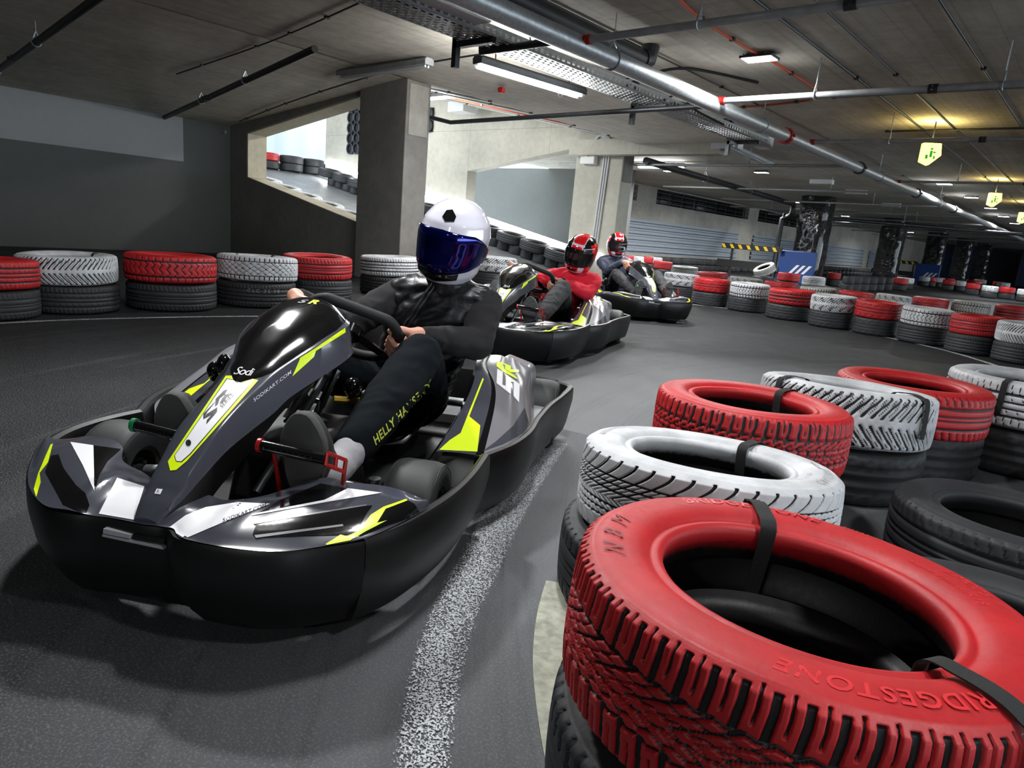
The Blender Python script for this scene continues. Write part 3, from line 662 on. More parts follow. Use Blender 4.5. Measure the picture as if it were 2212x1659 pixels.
def tyre_mesh(kind, nu, nv):
    key = (kind, nu, nv)
    if key in TY: return TY[key]
    R, r0, w = .315, .19, .2; h = w/2
    up = [(r0+.012, .03), (r0+.002, .066), (r0, .074), (r0+.002, .082), (r0+.008, .087), (r0+.014, .088), (r0+.017, .0855), (r0+.021, .0853), (r0+.024, .088), (r0+.03, .0925),
          (.232, .0975), (.25, .0995), (.268, .1), (.282, .098), (.292, .0945), (.2945, .0948), (.297, .0925)]
    if nu < 150: up = [up[i] for i in (0, 2, 5, 9, 12, 14, 16)]
    tv = np.linspace(1.16, -1.16, nv)
    tz = np.sign(tv)*np.where(np.abs(tv) > 1, .083+(np.abs(tv)-1)*.055, np.abs(tv)*.083)
    tr_ = np.where(np.abs(tv) > 1, .3105-(np.abs(tv)-1)*.075, R-.0045*np.abs(tv)**3)
    inner = [(.30, .07), (.302, .0)] if True else []
    inr = [(.3, -.06), (.302, 0), (.3, .06), (.26, .088), (r0+.03, .08)]
    prof = [(r, z, 0, None) for r, z in up] + [(tr_[i], tz[i], 0, tv[i]) for i in range(nv)] + [(r, -z, 1 if r < .24 else 0, None) for r, z in reversed(up)]
    lo = [(r0+.03, -.08), (.26, -.088)] + inr
    prof += [(r, z, 1, None) for r, z in lo]
    prof[0] = (prof[0][0], prof[0][1], 1, None)
    k = len(prof); th = np.arange(nu)/nu
    Rr = np.array([p[0] for p in prof]); Zz = np.array([p[1] for p in prof]); bare = np.array([float(p[2]) for p in prof])
    RR = np.repeat(Rr[None], nu, 0); BB = np.repeat(bare[None], nu, 0); ZZ = np.repeat(Zz[None], nu, 0)
    i0 = len(up); g = tread(kind, th[:, None], tv[None, :]); RR[:, i0:i0+nv] -= g*.0075; BB[:, i0:i0+nv] = g
    if nu >= 300: ZZ += .0012*np.sin(th*2*PI*3)[:, None]*(np.abs(Zz) > .05)
    X = RR*np.cos(th*2*PI)[:, None]; Y = RR*np.sin(th*2*PI)[:, None]
    V = np.stack([X, Y, ZZ], -1).reshape(-1, 3)
    ii = np.arange(nu)[:, None]; jj = np.arange(k)[None]; i2 = (ii+1) % nu; j2 = (jj+1) % k
    F = np.stack([ii*k+jj, i2*k+jj, i2*k+j2, ii*k+j2], -1).reshape(-1, 4)[:, ::-1]
    me = bpy.data.meshes.new('tyre_'+kind); me.vertices.add(len(V)); me.vertices.foreach_set('co', V.ravel())
    me.loops.add(F.size); me.loops.foreach_set('vertex_index', F.ravel().astype(np.int32)); me.polygons.add(len(F))
    me.polygons.foreach_set('loop_start', np.arange(0, F.size, 4, dtype=np.int32)); me.polygons.foreach_set('loop_total', np.full(len(F), 4, dtype=np.int32))
    me.update(calc_edges=True); me.polygons.foreach_set('use_smooth', np.ones(len(F), dtype=bool))
    a = me.attributes.new('bare', 'FLOAT', 'POINT'); a.data.foreach_set('value', BB.ravel())
    me.materials.append(TM['black']); TY[key] = me; return me
LOD = {0: (1280, 100), 1: (400, 34), 2: (160, 18), 3: (44, 7)}
def tyre(p, R, h, col, kind, lod, label, group, tilt=(0, 0), rot=None):
    nu, nv = LOD[lod]
    o = bpy.data.objects.new('tyre', tyre_mesh(kind, nu, nv)); C.objects.link(o)
    o.material_slots[0].link = 'OBJECT'; o.material_slots[0].material = TM[col]
    n = Vector((tilt[0], tilt[1], 1)).normalized()
    q = Vector((0, 0, 1)).rotation_difference(n) @ Matrix.Rotation(rng.uniform(0, 6.28) if rot is None else rot, 3, 'Z').to_quaternion()
    o.rotation_mode = 'QUATERNION'; o.rotation_quaternion = q
    o.location = p; o.scale = (R/.315, R/.315, h/.2)
    return tag(o, label, 'tyre', group)
def base_px(xl, xr, yb, R=None):     # stack standing on the floor: left, right, bottom pixel -> centre, radius
    g = G((xl+xr)/2, yb); d = g.to_2d().normalized(); D0 = g.to_2d().length
    ym = yb-.3*(xr-xl)
    a = ray(xl, ym).to_2d().normalized(); b = ray(xr, ym).to_2d().normalized()
    s = math.sin(math.acos(max(-1, min(1, a.dot(b))))/2)
    r = D0*s/(1-s)
    if R: r = R
    c = d*(D0+r); return Vector((c.x, c.y, 0)), r
def stack(c, R, top, kinds, lod, lt, lb, grp, h=None, z0=0.0, jit=.012, under='black'):
    h = h or .2*R/.315
    if lb: tyre(c+Vector((0, 0, z0+h/2)), R*.985, h, under, kinds[1], lod, lb, grp+', lower tyres')
    tyre(c+Vector((rng.uniform(-jit, jit), rng.uniform(-jit, jit), z0+h*1.5)), R, h, top, kinds[0], lod, lt, grp+', upper tyres', (rng.uniform(-.03, .03), rng.uniform(-.03, .03)))
# --- row on the left, against the grey wall
LR = [(-92, 45, 690, 'red', 'rib'), (45, 268, 682, 'white', 'chevron'), (273, 474, 676, 'red', 'zigzag'), (462, 647, 668, 'white', 'diamond'), (610, 762, 654, 'red', 'slit'), (768, 912, 642, 'white', 'rib'), (905, 1020, 632, 'red', 'rib'), (1012, 1115, 622, 'white', 'chevron')]
prev = None
STACKS = []
for i, (xl, xr, yb, col, kd) in enumerate(LR):
    c, R = base_px(xl, xr, yb); R = min(max(R, .30), .345)
    STACKS.append((c, R))
    wh = '%s from left against the grey wall' % ORD[i]
    stack(c, R, col, (kd, 'rib' if i % 2 else 'slit'), 1 if i < 6 else 2, '%s painted tyre, %s' % (col, wh), 'black tyre under the %s tyre, %s' % (col, wh), 'tyre row against the grey wall')
c, R = base_px(1025, 1106, 606); stack(c, .3, 'red', ('slit', 'rib'), 2, 'red tyre seen between the white helmet and the red sweater driver\'s kart', 'black tyre under the red tyre beside the white helmet', 'tyre row against the grey wall')
# --- right hand track edge, front row and the row behind it
FRT = [(1428, 1506, 647, 'white'), (1490, 1570, 662, 'red'), (1567, 1654, 675, 'white'), (1648, 1752, 693, 'red'), (1740, 1842, 710, 'white'), (1835, 1937, 726, 'red'), (1929, 2048, 745, 'white'), (2032, 2155, 767, 'red'), (2135, 2262, 788, 'white'), (2236, 2380, 812, 'red')]
KD = ['chevron', 'rib', 'zigzag', 'slit', 'diamond', 'winter']
for i, (xl, xr, yb, col) in enumerate(FRT):
    c, R = base_px(xl, xr, yb); R = min(max(R, .25), .315)
    wh = '%s from far end, front right row' % ORD[i]
    stack(c, R, col, (KD[i % 4] if i != 6 else 'zigzag', 'rib'), 2 if i < 6 else 1, '%s painted tyre, %s' % (col, wh), 'black tyre under the %s tyre, %s' % (col, wh), 'front tyre row on the right', h=.2)
SEC = [(1411, 1446, 572, 'red'), (1446, 1504, 572, 'grey'), (1500, 1568, 583, 'red'), (1568, 1642, 595, 'grey'), (1642, 1716, 606, 'red'), (1718, 1798, 617, 'grey'), (1801, 1880, 629, 'red'), (1885, 1957, 641, 'white'), (1961, 2038, 643, 'red'), (2043, 2130, 645, 'grey'), (2137, 2216, 660, 'red')]
def top_px(xl, xr, yt): return base_px(xl, xr, yt+.78*(xr-xl))
for i, (xl, xr, yt, col) in enumerate(SEC):
    c, R = top_px(xl, xr, yt); R = min(max(R, .24), .31)
    cn = 'worn white' if col == 'grey' else col
    wh = '%s from far end, second right row' % ORD[i]
    stack(c, R, col, (KD[(i+1) % 4], 'rib'), 2, '%s tyre, %s' % (cn, wh), 'black tyre under the %s tyre, %s' % (cn, wh), 'second tyre row on the right', h=.2)
TH = [(1622, 1671, 576, 'grey'), (1673, 1723, 587, 'red'), (1727, 1778, 597, 'white'), (1782, 1812, 594, 'red')]
for i, (xl, xr, yt, col) in enumerate(TH):
    c, R = top_px(xl, xr, yt); R = min(R, .34)
    wh = 'before the blue pillar pad'
    if i == 0:
        tyre(c+Vector((0, 0, .1)), R, .2, 'black', 'rib', 2, 'black tyre under the tipped white tyre before the blue pillar pad', 'short row before the blue pad, lower tyres')
        tyre(c+Vector((0, 0, .38)), R, .2, 'grey', 'rib', 2, 'worn white tyre tipped on its side %s' % wh, 'short row before the blue pad, upper tyres', (-.35, -.45)); continue
    lt = ('', 'red tyre beside the tipped white tyre ', 'white tyre standing level ', 'smaller red tyre at the right end ')[i]+wh
    stack(c, R, col, ('rib', 'rib'), 2, lt, 'black tyre below the '+lt, 'short row before the blue pad', h=.2)
# --- far rows
FARR = [(1931, 1971, 596, 'white'), (1923, 1958, 603, 'red'), (1985, 2001, 606, 'white'), (2000, 2016, 607, 'red'), (2016, 2034, 607, 'white'), (2034, 2057, 610, 'red'), (2058, 2081, 612, 'white'), (2082, 2112, 615, 'red'), (2114, 2152, 617, 'white'), (2153, 2190, 620, 'red'), (2191, 2232, 623, 'white'), (2024, 2060, 594, 'red'), (2082, 2118, 598, 'red'), (2100, 2128, 601, 'white'), (2140, 2170, 604, 'red'), (2150, 2180, 607, 'white')]
for i, (xl, xr, yt, col) in enumerate(FARR):
    c, R = base_px(xl, xr, yt+.72*(xr-xl)); k = R/.3; 
    if R > .34: R = .34
    if R < .22: R = .22
    wh = '%s from left, far rows at right edge' % ORD[i]
    stack(c, R, col, ('rib', 'rib'), 3, 'small distant %s tyre, %s' % (col, wh), 'black tyre under the distant %s tyre, %s' % (col, wh), 'distant tyre rows on the right', h=.2)
for i in range(6):
    x = 1815+i*17; c, R = base_px(x, x+26, 630-i*.6)
    for j, z in enumerate((.1, .3)):
        tyre(c+Vector((0, 0, z)), min(R, .31), .2, 'black', 'rib', 3, 'plain black tyre in the black stacks between the nearest foil pillars', 'black stacks between the nearest foil pillars')
for i in range(14):
    p = Vector((-11.45+.03*(i % 3), 20.4+i*.62, 0))
    for z in (.1, .3): tyre(p+Vector((0, 0, z)), .3, .2, 'black', 'slit', 3, 'plain black tyre in the black row at the foot of the silver panels', 'black tyre row along the right wall')
for i in range(13):
    p = Vector((-11.4, 36.5+i*.7, 0))
    for z in (.1, .3): tyre(p+Vector((0, 0, z)), .33, .2, 'black', 'slit', 3, 'plain black tyre in the black row beyond the nearest foil wrapped pillar', 'far black tyre row along the right wall')
for i in range(6):
    p = Vector((-11.0-.03*i, 16.3+i*.6, 0)); col = 'white' if i % 2 else 'red'
    wh = '%s in the row behind the navy jacket driver' % ORD[i]
    stack(p, .29, col, ('rib', 'rib'), 3, col+' tyre, '+wh, 'black tyre under the %s tyre, %s' % (col, wh), 'red and white row along the right wall', h=.2)
# --- ramp rows
for i in range(13):
    v = -8.6-i*.68; z0 = rz(v)
    tl = (0, .183)
    for j in range(2 if i < 12 else 1):
        vv_ = v+.17-.34*j; tyre(Vector((vv_, 11.2, rz(vv_)+.1)), .165, .2, 'black', 'rib', 3, 'small black tyre under the big black ones below the LED strip', 'small tyres along the ramp wall', (.18, 0))
    tyre(Vector((v, 11.2, z0+.3)), .33, .2, 'black', 'slit', 2, 'big black tyre in the row below the glowing LED strip of the ramp wall', 'big black tyres along the ramp wall', (.18, 0))
for i in range(7):
    v = -8.9-i*.66; p = Vector((v, 6.75, rz(v)+.1)); tyre(p, .31, .2, 'black', 'rib', 3, 'black tyre behind the low wall of the trapezoid opening', 'lower tyres behind the trapezoid sill', (.18, 0))
    tyre(p+Vector((.0, 0, .2)), .31, .2, 'white', 'rib', 2, 'white tyre whose top peeks over the sill of the trapezoid opening', 'white tyres behind the trapezoid sill', (.18, 0))
    tyre(p+Vector((.0, 0, .4)), .31, .2, 'white', 'rib', 2, 'white tyre whose top peeks over the sill of the trapezoid opening', 'white tyres behind the trapezoid sill', (.18, 0))
zt_ = rz(-18.4)
for i in range(5):
    v = -19.6+(.0 if i < 2 else (i-2)*.0); u = 11.2+.66*(i-1)
    col = ('white', 'red', 'black', 'black', 'black')[i]
    stack(Vector((-18.3-.35*abs(i-2.5)*.3, 9.6+i*.68, zt_)), .33, col, ('rib', 'rib'), 2, ('white tyre at the head of the ramp beside the red one', 'red tyre at the head of the ramp seen through the trapezoid opening', 'black tyre at the head of the ramp next to the red one', 'second black tyre right of the red one at the head of the ramp', 'black tyre at the head of the ramp where the bright wall begins')[i], 'black tyre under the '+('white tyre', 'red tyre', 'first black tyre', 'second black tyre', 'last black tyre')[i]+' up the ramp', 'tyres at the head of the ramp')
# --- foreground cluster
FG = 'foreground tyre cluster'
def fg(x, y, ztop, tilt, R, h, col, kind, lod, lab, rot=None):   # (x,y,ztop): centre of the hole's upper rim, camera axes
    n = OLD(tilt[0], tilt[1], 1).normalized(); p = OLD(x, y, ztop)-n*(.084*h/.2)
    return tyre(p, R, h, col, kind, lod, lab, FG, (n.x/n.z, n.y/n.z), rot)
FG1 = fg(.428, .879, .41, (.053, .027), .315, .205, 'red', 'winter', 0, 'huge red tyre nearest the camera with raised lettering on its sidewall', .2)
FG2 = fg(.494, 1.589, .362, (.04, .094), .305, .2, 'white', 'winter_block', 0, 'white tyre right behind the nearest red tyre, scuffed to grey in patches', .4)
FG3 = fg(.784, 2.168, .385, (.016, .024), .305, .2, 'red', 'winter', 1, 'red tyre behind the scuffed white foreground tyre', 1.0)
def left_tangent(px, py, z, R):
    g = G(px, py, z); r = ray(px, py).to_2d().normalized(); p = g.to_2d()+Vector((r.y, -r.x))*R; return Vector((p.x, p.y, 0))
def tang(xl, yl, xr, yr, R):
    a = ray(xl, yl).to_2d().normalized(); b = ray(xr, yr).to_2d().normalized()
    D = R/math.sin(math.acos(a.dot(b))/2); p = (a+b).normalized()*D; return Vector((p.x, p.y, 0))
c4 = tang(1640, 840, 2027, 900, .315); FG4 = tyre(c4+Vector((0, 0, .29)), .315, .205, 'white', 'chevron', 1, 'white foreground tyre right of the second red one, two black straps over its rim', FG, tuple(OLD(.035, .085).to_2d()))
c5 = tang(1797, 860, 2150, 880, .305); tyre(c5+Vector((0, 0, .275)), .305, .2, 'red', 'slit', 1, 'red tyre at the back of the foreground cluster between two white tyres', FG)
c6 = c5+OLD(.60, .14); FG6 = tyre(c6+Vector((0, 0, .31)), .315, .205, 'white', 'rib', 1, 'white tyre cut by the right photo edge, back of the foreground cluster', FG)
for p, R, lab in ((OLD(.42, .9), .318, 'dark tyre carrying the nearest red tyre, at the bottom of the photo'), (OLD(.47, 1.56), .318, 'dark ribbed tyre carrying the scuffed white foreground tyre'), (OLD(.8, 2.2), .3, 'dark tyre carrying the second red foreground tyre'), (c4, .31, 'dark tyre carrying the white foreground tyre with two straps'), (c5, .3, 'dark tyre carrying the red tyre at the back of the foreground cluster'), (c6, .31, 'dark tyre carrying the white tyre cut by the right edge')):
    tyre(Vector((p.x, p.y, .1)), R, .2 if R < .318 else .19, 'black', 'slit', 1 if R > .31 else 2, lab, FG+', lower tyres')
q1 = left_tangent(1922, 1085, .14, .32); tyre(q1+Vector((0, 0, .1)), .32, .2, 'black', 'slit', 1, 'bare black tyre lying right of the scuffed white tyre, its hole facing up', 'bare black tyres at the right edge', (.0, .03))
q2 = OLD(.98, 1.22); tyre(Vector((q2.x, q2.y, .1)), .3, .2, 'black', 'rib', 1, 'bare black tyre half hidden behind the nearest red tyre at the right edge', 'bare black tyres at the right edge')
q3 = c6+OLD(.0, -.64); tyre(q3+Vector((0, 0, .1)), .3, .2, 'black', 'slit', 2, 'bare black tyre at the right edge, behind the other two', 'bare black tyres at the right edge')
cw = OLD(.50, .24); tyre(Vector((cw.x, cw.y, .31)), .3, .2, 'white', 'slit', 1, 'white tyre just entering the bottom right corner of the photo', FG)
tyre(Vector((cw.x, cw.y, .1)), .3, .2, 'black', 'slit', 2, 'dark tyre under the white tyre in the bottom right corner', FG+', lower tyres')
# raised lettering on the two near sidewalls
def text_verts(s, size=1.0, shear=0.0, extrude=0.0, spacing=1.0, bold=0.0):
    cu = bpy.data.curves.new('text', 'FONT'); cu.body = s; cu.size = size; cu.shear = shear; cu.extrude = extrude; cu.space_character = spacing; cu.offset = bold; cu.resolution_u = 3
    ob = bpy.data.objects.new('text', cu); C.objects.link(ob); bpy.context.view_layer.update()
    me = bpy.data.meshes.new_from_object(ob.evaluated_get(bpy.context.evaluated_depsgraph_get()))
    V = [v.co.copy() for v in me.vertices]; F = [tuple(p.vertices) for p in me.polygons]
    bpy.data.objects.remove(ob); bpy.data.curves.remove(cu); bpy.data.meshes.remove(me)
    return V, F
def sidewall_z(r): return np.interp(r, [.19, .21, .22, .232, .25, .268, .282, .295], [.074, .0885, .0925, .0975, .0995, .1, .098, .0945])
def letter(o, s, r0, size, px, py, m, shear=.2, spacing=1.15, bold=.0, turn=0.0):
    g = G(px, py, .41); inv = o.matrix_world.inverted() if False else None
    o_m = Matrix.LocRotScale(o.location, o.rotation_quaternion, o.scale)
    l = o_m.inverted() @ g; th0 = math.atan2(l.y, l.x)+turn
    V, F = text_verts(s, size, shear, .0, spacing, bold)
    w_ = max(v.x for v in V); mm = M(); P = []
    for v in V:
        r = r0+v.y; th = th0-(v.x-w_/2)/(r0+size*.35); P.append((r*math.cos(th), r*math.sin(th), sidewall_z(r)+.0016))
    mm.add(P, F)
    b = mm.build('sidewall_lettering', m, o); return b
LRED = mat('red_lettering', 'd0343a', .38); LGREY = mat('grey_lettering', '9c9fa0', .6)
letter(FG1, 'BRIDGESTONE', .256, .034, 1600, 1085, LRED, bold=.0006)
letter(FG1, 'BRIDGESTONE', .256, .034, 1600, 1085, LRED, bold=.0006, turn=PI)
letter(FG1, 'N B M', .252, .044, 1330, 1190, mat('red_lettering_dark', '8f1418', .5), shear=.5, spacing=1.3)
letter(FG1, 'LM005', .262, .026, 2095, 1262, LRED); letter(FG1, 'ROTATION', .268, .012, 1885, 1140, LRED); letter(FG1, 'RADIAL TUBELESS', .236, .011, 2040, 1245, LRED)
letter(FG1, 'R18', .238, .02, 2120, 1300, LRED)
letter(FG2, 'WINGUARD', .262, .03, 1380, 912, LGREY); letter(FG2, 'WINGUARD', .262, .03, 1380, 912, LGREY, turn=PI); letter(FG2, 'DOT 1012 0319', .226, .015, 1680, 985, LGREY)
l_ = letter(FG2, 'WINGUARD', .256, .012, 1735, 968, mat('dark_lettering', '2a2a2a', .7))
# scribble on one black tyre of the left row
c, R = STACKS[3]; d = (CAMP.to_2d()-c.to_2d()).normalized(); V, F = text_verts('CLC 33 98', .042, .1, 0, 1.5)
ch = M(); a0 = math.atan2(d.y, d.x)+.12; ch.add([((R+.003)*math.cos(a0+(v.x-.12)/R), (R+.003)*math.sin(a0+(v.x-.12)/R), v.y+.13*R/.315) for v in V], F)
lowt = [o for o in C.objects if o.get('label', '').startswith('black tyre under the white tyre, fourth from left against')][0]
for v_ in range(len(ch.v)):
    p = Vector(ch.v[v_])+Vector((c.x, c.y, 0)); ch.v[v_] = tuple(Matrix.LocRotScale(lowt.location, lowt.rotation_quaternion, lowt.scale).inverted() @ p)
ch.build('chalk_writing', mat('chalk', '8d8d89', .9), lowt)
# webbing straps tying the tyres together
def strap(pts, wd, lab, side=None):
    P = catmull(pts, 8); m_ = M(); secs = []
    for i, p in enumerate(P):
        t = (P[min(i+1, len(P)-1)]-P[max(i-1, 0)]).normalized(); s = side if side is not None else Vector((0, 0, 1)).cross(t)
        s = (s-t*s.dot(t)).normalized(); n = t.cross(s)
        secs.append([p+s*wd/2, p-s*wd/2, p-s*wd/2+n*.002, p+s*wd/2+n*.002])
    m_.loft(secs, closed=True, caps=True); return tag(m_.build('strap', STRAP), lab, 'strap', 'black webbing straps')
def on(o, th, r, z): return Matrix.LocRotScale(o.location, o.rotation_quaternion, o.scale) @ Vector((r*math.cos(th), r*math.sin(th), z))
def th_of(o, px, py, z=.41):
    l = Matrix.LocRotScale(o.location, o.rotation_quaternion, o.scale).inverted() @ G(px, py, z); return math.atan2(l.y, l.x)
def over(o, th, wd, lab, down=.25, out=.12):
    e = .0035
    pts = [on(o, th, .245, .0-down), on(o, th, .205, -.02), on(o, th, .187, .07), on(o, th, .195, .094+e), on(o, th, .23, .1+e), on(o, th, .268, .1015+e), on(o, th, .298, .095+e), on(o, th, .322, .08), on(o, th, .326, .08-out)]
    a = on(o, th, 1, 0)-on(o, th, 0, 0); sd = Vector((0, 0, 1)).cross(a).normalized()
    return strap(pts, wd, lab, sd)
ta = th_of(FG1, 1640, 1110); over(FG1, ta, .026, 'black strap over the far side of the nearest red tyre, hanging into its hole', .18)
tb = th_of(FG1, 2080, 1500); over(FG1, tb, .026, 'black strap over the near side of the nearest red tyre at the bottom right', .0, .1)
tc = th_of(FG2, 1590, 930); over(FG2, tc, .026, 'black strap over the far side of the scuffed white foreground tyre', .16)
td = th_of(FG3, 1700, 835); over(FG3, td, .026, 'black strap over the second red foreground tyre toward the white one', .12)
over(FG4, th_of(FG4, 1715, 815), .024, 'black strap over the left of the white tyre behind the second red one', .1)
over(FG4, th_of(FG4, 1900, 835), .024, 'black strap over the far right of the white tyre behind the second red one', .1)
over(FG6, th_of(FG6, 2062, 845), .024, 'black strap over the left rim of the white tyre cut by the right edge', .1)
for (px, py), nm, wd in (((245, 548), 'white painted tyre, second', 'right rim of the second'), ((462, 548), 'white painted tyre, fourth', 'left rim of the fourth'), ((630, 556), 'white painted tyre, fourth', 'right rim of the fourth')):
    o_ = [o for o in C.objects if o.get('label', '').startswith(nm+' from left against')][0]
    over(o_, th_of(o_, px, py), .02, 'thin black strap over the %s tyre against the grey wall' % wd, .05, .03)
# ================================================================== go-karts
TH0 = math.atan2(_s, _c)
def kart_frame(x, y, a):      # nose position in camera ground axes, heading
    p = OLD(x, y); return p, TH0-a
K1P, K1R = kart_frame(-.69, 1.185, .13)
K1M = Matrix.Translation(K1P) @ Matrix.Rotation(K1R, 4, 'Z'); K1I = K1M.inverted()
def kray(px, py):
    return (K1I @ CAMP), (K1I.to_3x3() @ ray(px, py)).normalized()
def tri_poly(P, maxlen):
    bm = bmesh.new(); vs = [bm.verts.new((x, y, 0)) for x, y in P]; f = bm.faces.new(vs)
    bmesh.ops.triangulate(bm, faces=[f])
    for _ in range(7):
        e = [e for e in bm.edges if e.calc_length() > maxlen]
        if not e: break
        bmesh.ops.subdivide_edges(bm, edges=e, cuts=1); bmesh.ops.triangulate(bm, faces=bm.faces[:])
    bm.verts.index_update()
    V = [(v.co.x, v.co.y) for v in bm.verts]; F = [tuple(v.index for v in f.verts) for f in bm.faces]; bm.free(); return V, F
class Panel(M):
    """a body panel whose stickers are laid onto its own surface"""
    def start(s): s.bvh = BVHTree.FromPolygons([Vector(v) for v in s.v], s.f); return s
    def lay(s, V, F, m, off):
        pts = []; ok = []
        for x, y in V:
            o, d = kray(x, y); h, n, i, dist = s.bvh.ray_cast(o, d)
            if h is None:
                best = None
                for t in (.6, .9, 1.1, 1.3, 1.5, 1.7, 1.9, 2.1, 2.4):
                    q, nn, i2, ds = s.bvh.find_nearest(o+d*t)
                    if q is not None and (best is None or ds < best[2]): best = (q, nn, ds)
                h, n, ds = best; ok.append(ds < .012)
            else: ok.append(True)
            if n.dot(d) > 0: n = -n
            pts.append(h+n*off)
        F2 = []
        for f in F:
            if not all(ok[i] for i in f): continue
            a, b, c = pts[f[0]], pts[f[1]], pts[f[2]]
            if max((a-b).length, (b-c).length, (a-c).length) > .12: continue
            nn = (b-a).cross(c-a); o, d = kray(*V[f[0]])
            F2.append(f if nn.dot(d) < 0 else tuple(reversed(f)))
        s.add(pts, F2, m); return s
    def poly(s, P, m, off=.0012, ml=9): return s.lay(*tri_poly(P, ml), m, off)
    def text(s, t, quad, m, off=.0018, shear=.2, spacing=1.05, bold=.0):
        V, F = text_verts(t, 1.0, shear, 0, spacing, bold)
        x0 = min(v.x for v in V); x1 = max(v.x for v in V); y0 = min(v.y for v in V); y1 = max(v.y for v in V)
        bl, br, tr, tl = [Vector(q) for q in quad]
        P = []
        for v in V:
            a = (v.x-x0)/(x1-x0); b = (v.y-y0)/(y1-y0); q = (bl*(1-a)+br*a)*(1-b)+(tl*(1-a)+tr*a)*b; P.append((q.x, q.y))
        F3 = []
        for f in F:
            for i in range(1, len(f)-1): F3.append((f[0], f[i], f[i+1]))
        return s.lay(P, F3, m, off)
    def mirrored(s):
        p = Panel(); p.v = [(-x, y, z) for x, y, z in s.v]; p.f = [tuple(reversed(f)) for f in s.f]; p.m = list(s.m); return p
def dense(P, n): return [tuple(p) for p in catmull([Vector(p) for p in P], n)]
def skirt(path, z0, z1, inset, side=1, nsub=5, taper=True):
    """moulded bumper wall along a ground path (outer lip), closed section"""
    P = catmull([Vector((x, y, 0)) for x, y in path], nsub); m = M(); secs = []
    for i, p in enumerate(P):
        t = (P[min(i+1, len(P)-1)]-P[max(i-1, 0)]).normalized(); n = Vector((t.y, -t.x, 0))*side
        H = z1-z0; q = []
        for d, h in ((-.026, .86), (-.021, .97), (-.010, 1.0), (0, .985), (.005, .93), (.006, .7), (-.002, .45), (-inset*.55, .16), (-inset, 0), (-inset-.018, .02), (-inset*.6-.018, .2), (-.022, .5)):
            q.append(p+n*d+Vector((0, 0, z0+H*h)))
        secs.append(q)
    m.loft(secs, closed=True, caps=True); return m
OUT_R = [(.0, .03), (.05, .03), (.094, .0), (.2, -.006), (.29, .012), (.358, .052), (.42, .1)]
OUT_RC = [(.42, .1), (.47, .185), (.505, .28), (.535, .40), (.552, .54), (.557, .70)]
OUT_L = [(.0, .03), (-.10, .036), (-.16, .03), (-.22, .04), (-.30, .095), (-.37, .16)]
OUT_LC = [(-.37, .16), (-.433, .235), (-.50, .335), (-.535, .44), (-.538, .54), (-.52, .63), (-.50, .69)]
def grid_patch(rows, ns, nt, bump=0.0):
    """rows: list of (outer, inner) stations -> smooth strip patch"""
    A = catmull([Vector(a) for a, b in rows], ns); B = catmull([Vector(b) for a, b in rows], ns)
    return [[a.lerp(b, t/nt)+Vector((0, 0, bump*math.sin(PI*max(0, t/nt)**.8))) for t in [-.6]+list(range(nt+1))] for a, b in zip(A, B)]
def wheel(R, w, parent, p, nm='wheel'):
    o = empty(nm, p); o.parent = parent
    mx = Matrix.Rotation(PI/2, 4, 'Y'); h = w/2; r0 = R*.5
    t = M().lathe([(r0, -h*.75), (r0*1.02, -h*.92), (R*.72, -h), (R*.88, -h*.97), (R*.965, -h*.82), (R*.995, -h*.55), (R, 0), (R*.995, h*.55), (R*.965, h*.82), (R*.88, h*.97), (R*.72, h), (r0*1.02, h*.92), (r0, h*.75)], 40, 0, mx)
    for s_ in (-1, 1):
        for rr in (.9, .93): t.tube([mx @ Vector((R*rr*math.cos(a), R*rr*math.sin(a), s_*h*(.955 if rr < .92 else .90))) for a in np.linspace(0, 2*PI, 33)[:32]], .0012, 5, closed=True)
    t.build('tyre', RUBBER, o)
    r = M().lathe([(.018, -h*.5), (.03, -h*.62), (.03, -h*.2), (r0*.8, -h*.1), (r0*.86, -h*.8), (r0*1.03, -h*.9), (r0*1.03, h*.9), (r0*.86, h*.8), (r0*.8, h*.1), (.03, h*.2), (.03, h*.62), (.018, h*.5)], 28, 0, mx)
    r.build('rim', mat('wheel_rim', '4a463e', .4, .6), o)
    hb = M()
    for k in range(3):
        a = k*2.094; hb.tube([mx @ Vector((.024*math.cos(a), .024*math.sin(a), -h*.7)), mx @ Vector((.024*math.cos(a), .024*math.sin(a), h*.7))], .006, 6)
    hb.tube([mx @ Vector((0, 0, -h*.78)), mx @ Vector((0, 0, h*.78))], .014, 10)
    hb.build('hub', STEELD, o)
    return o
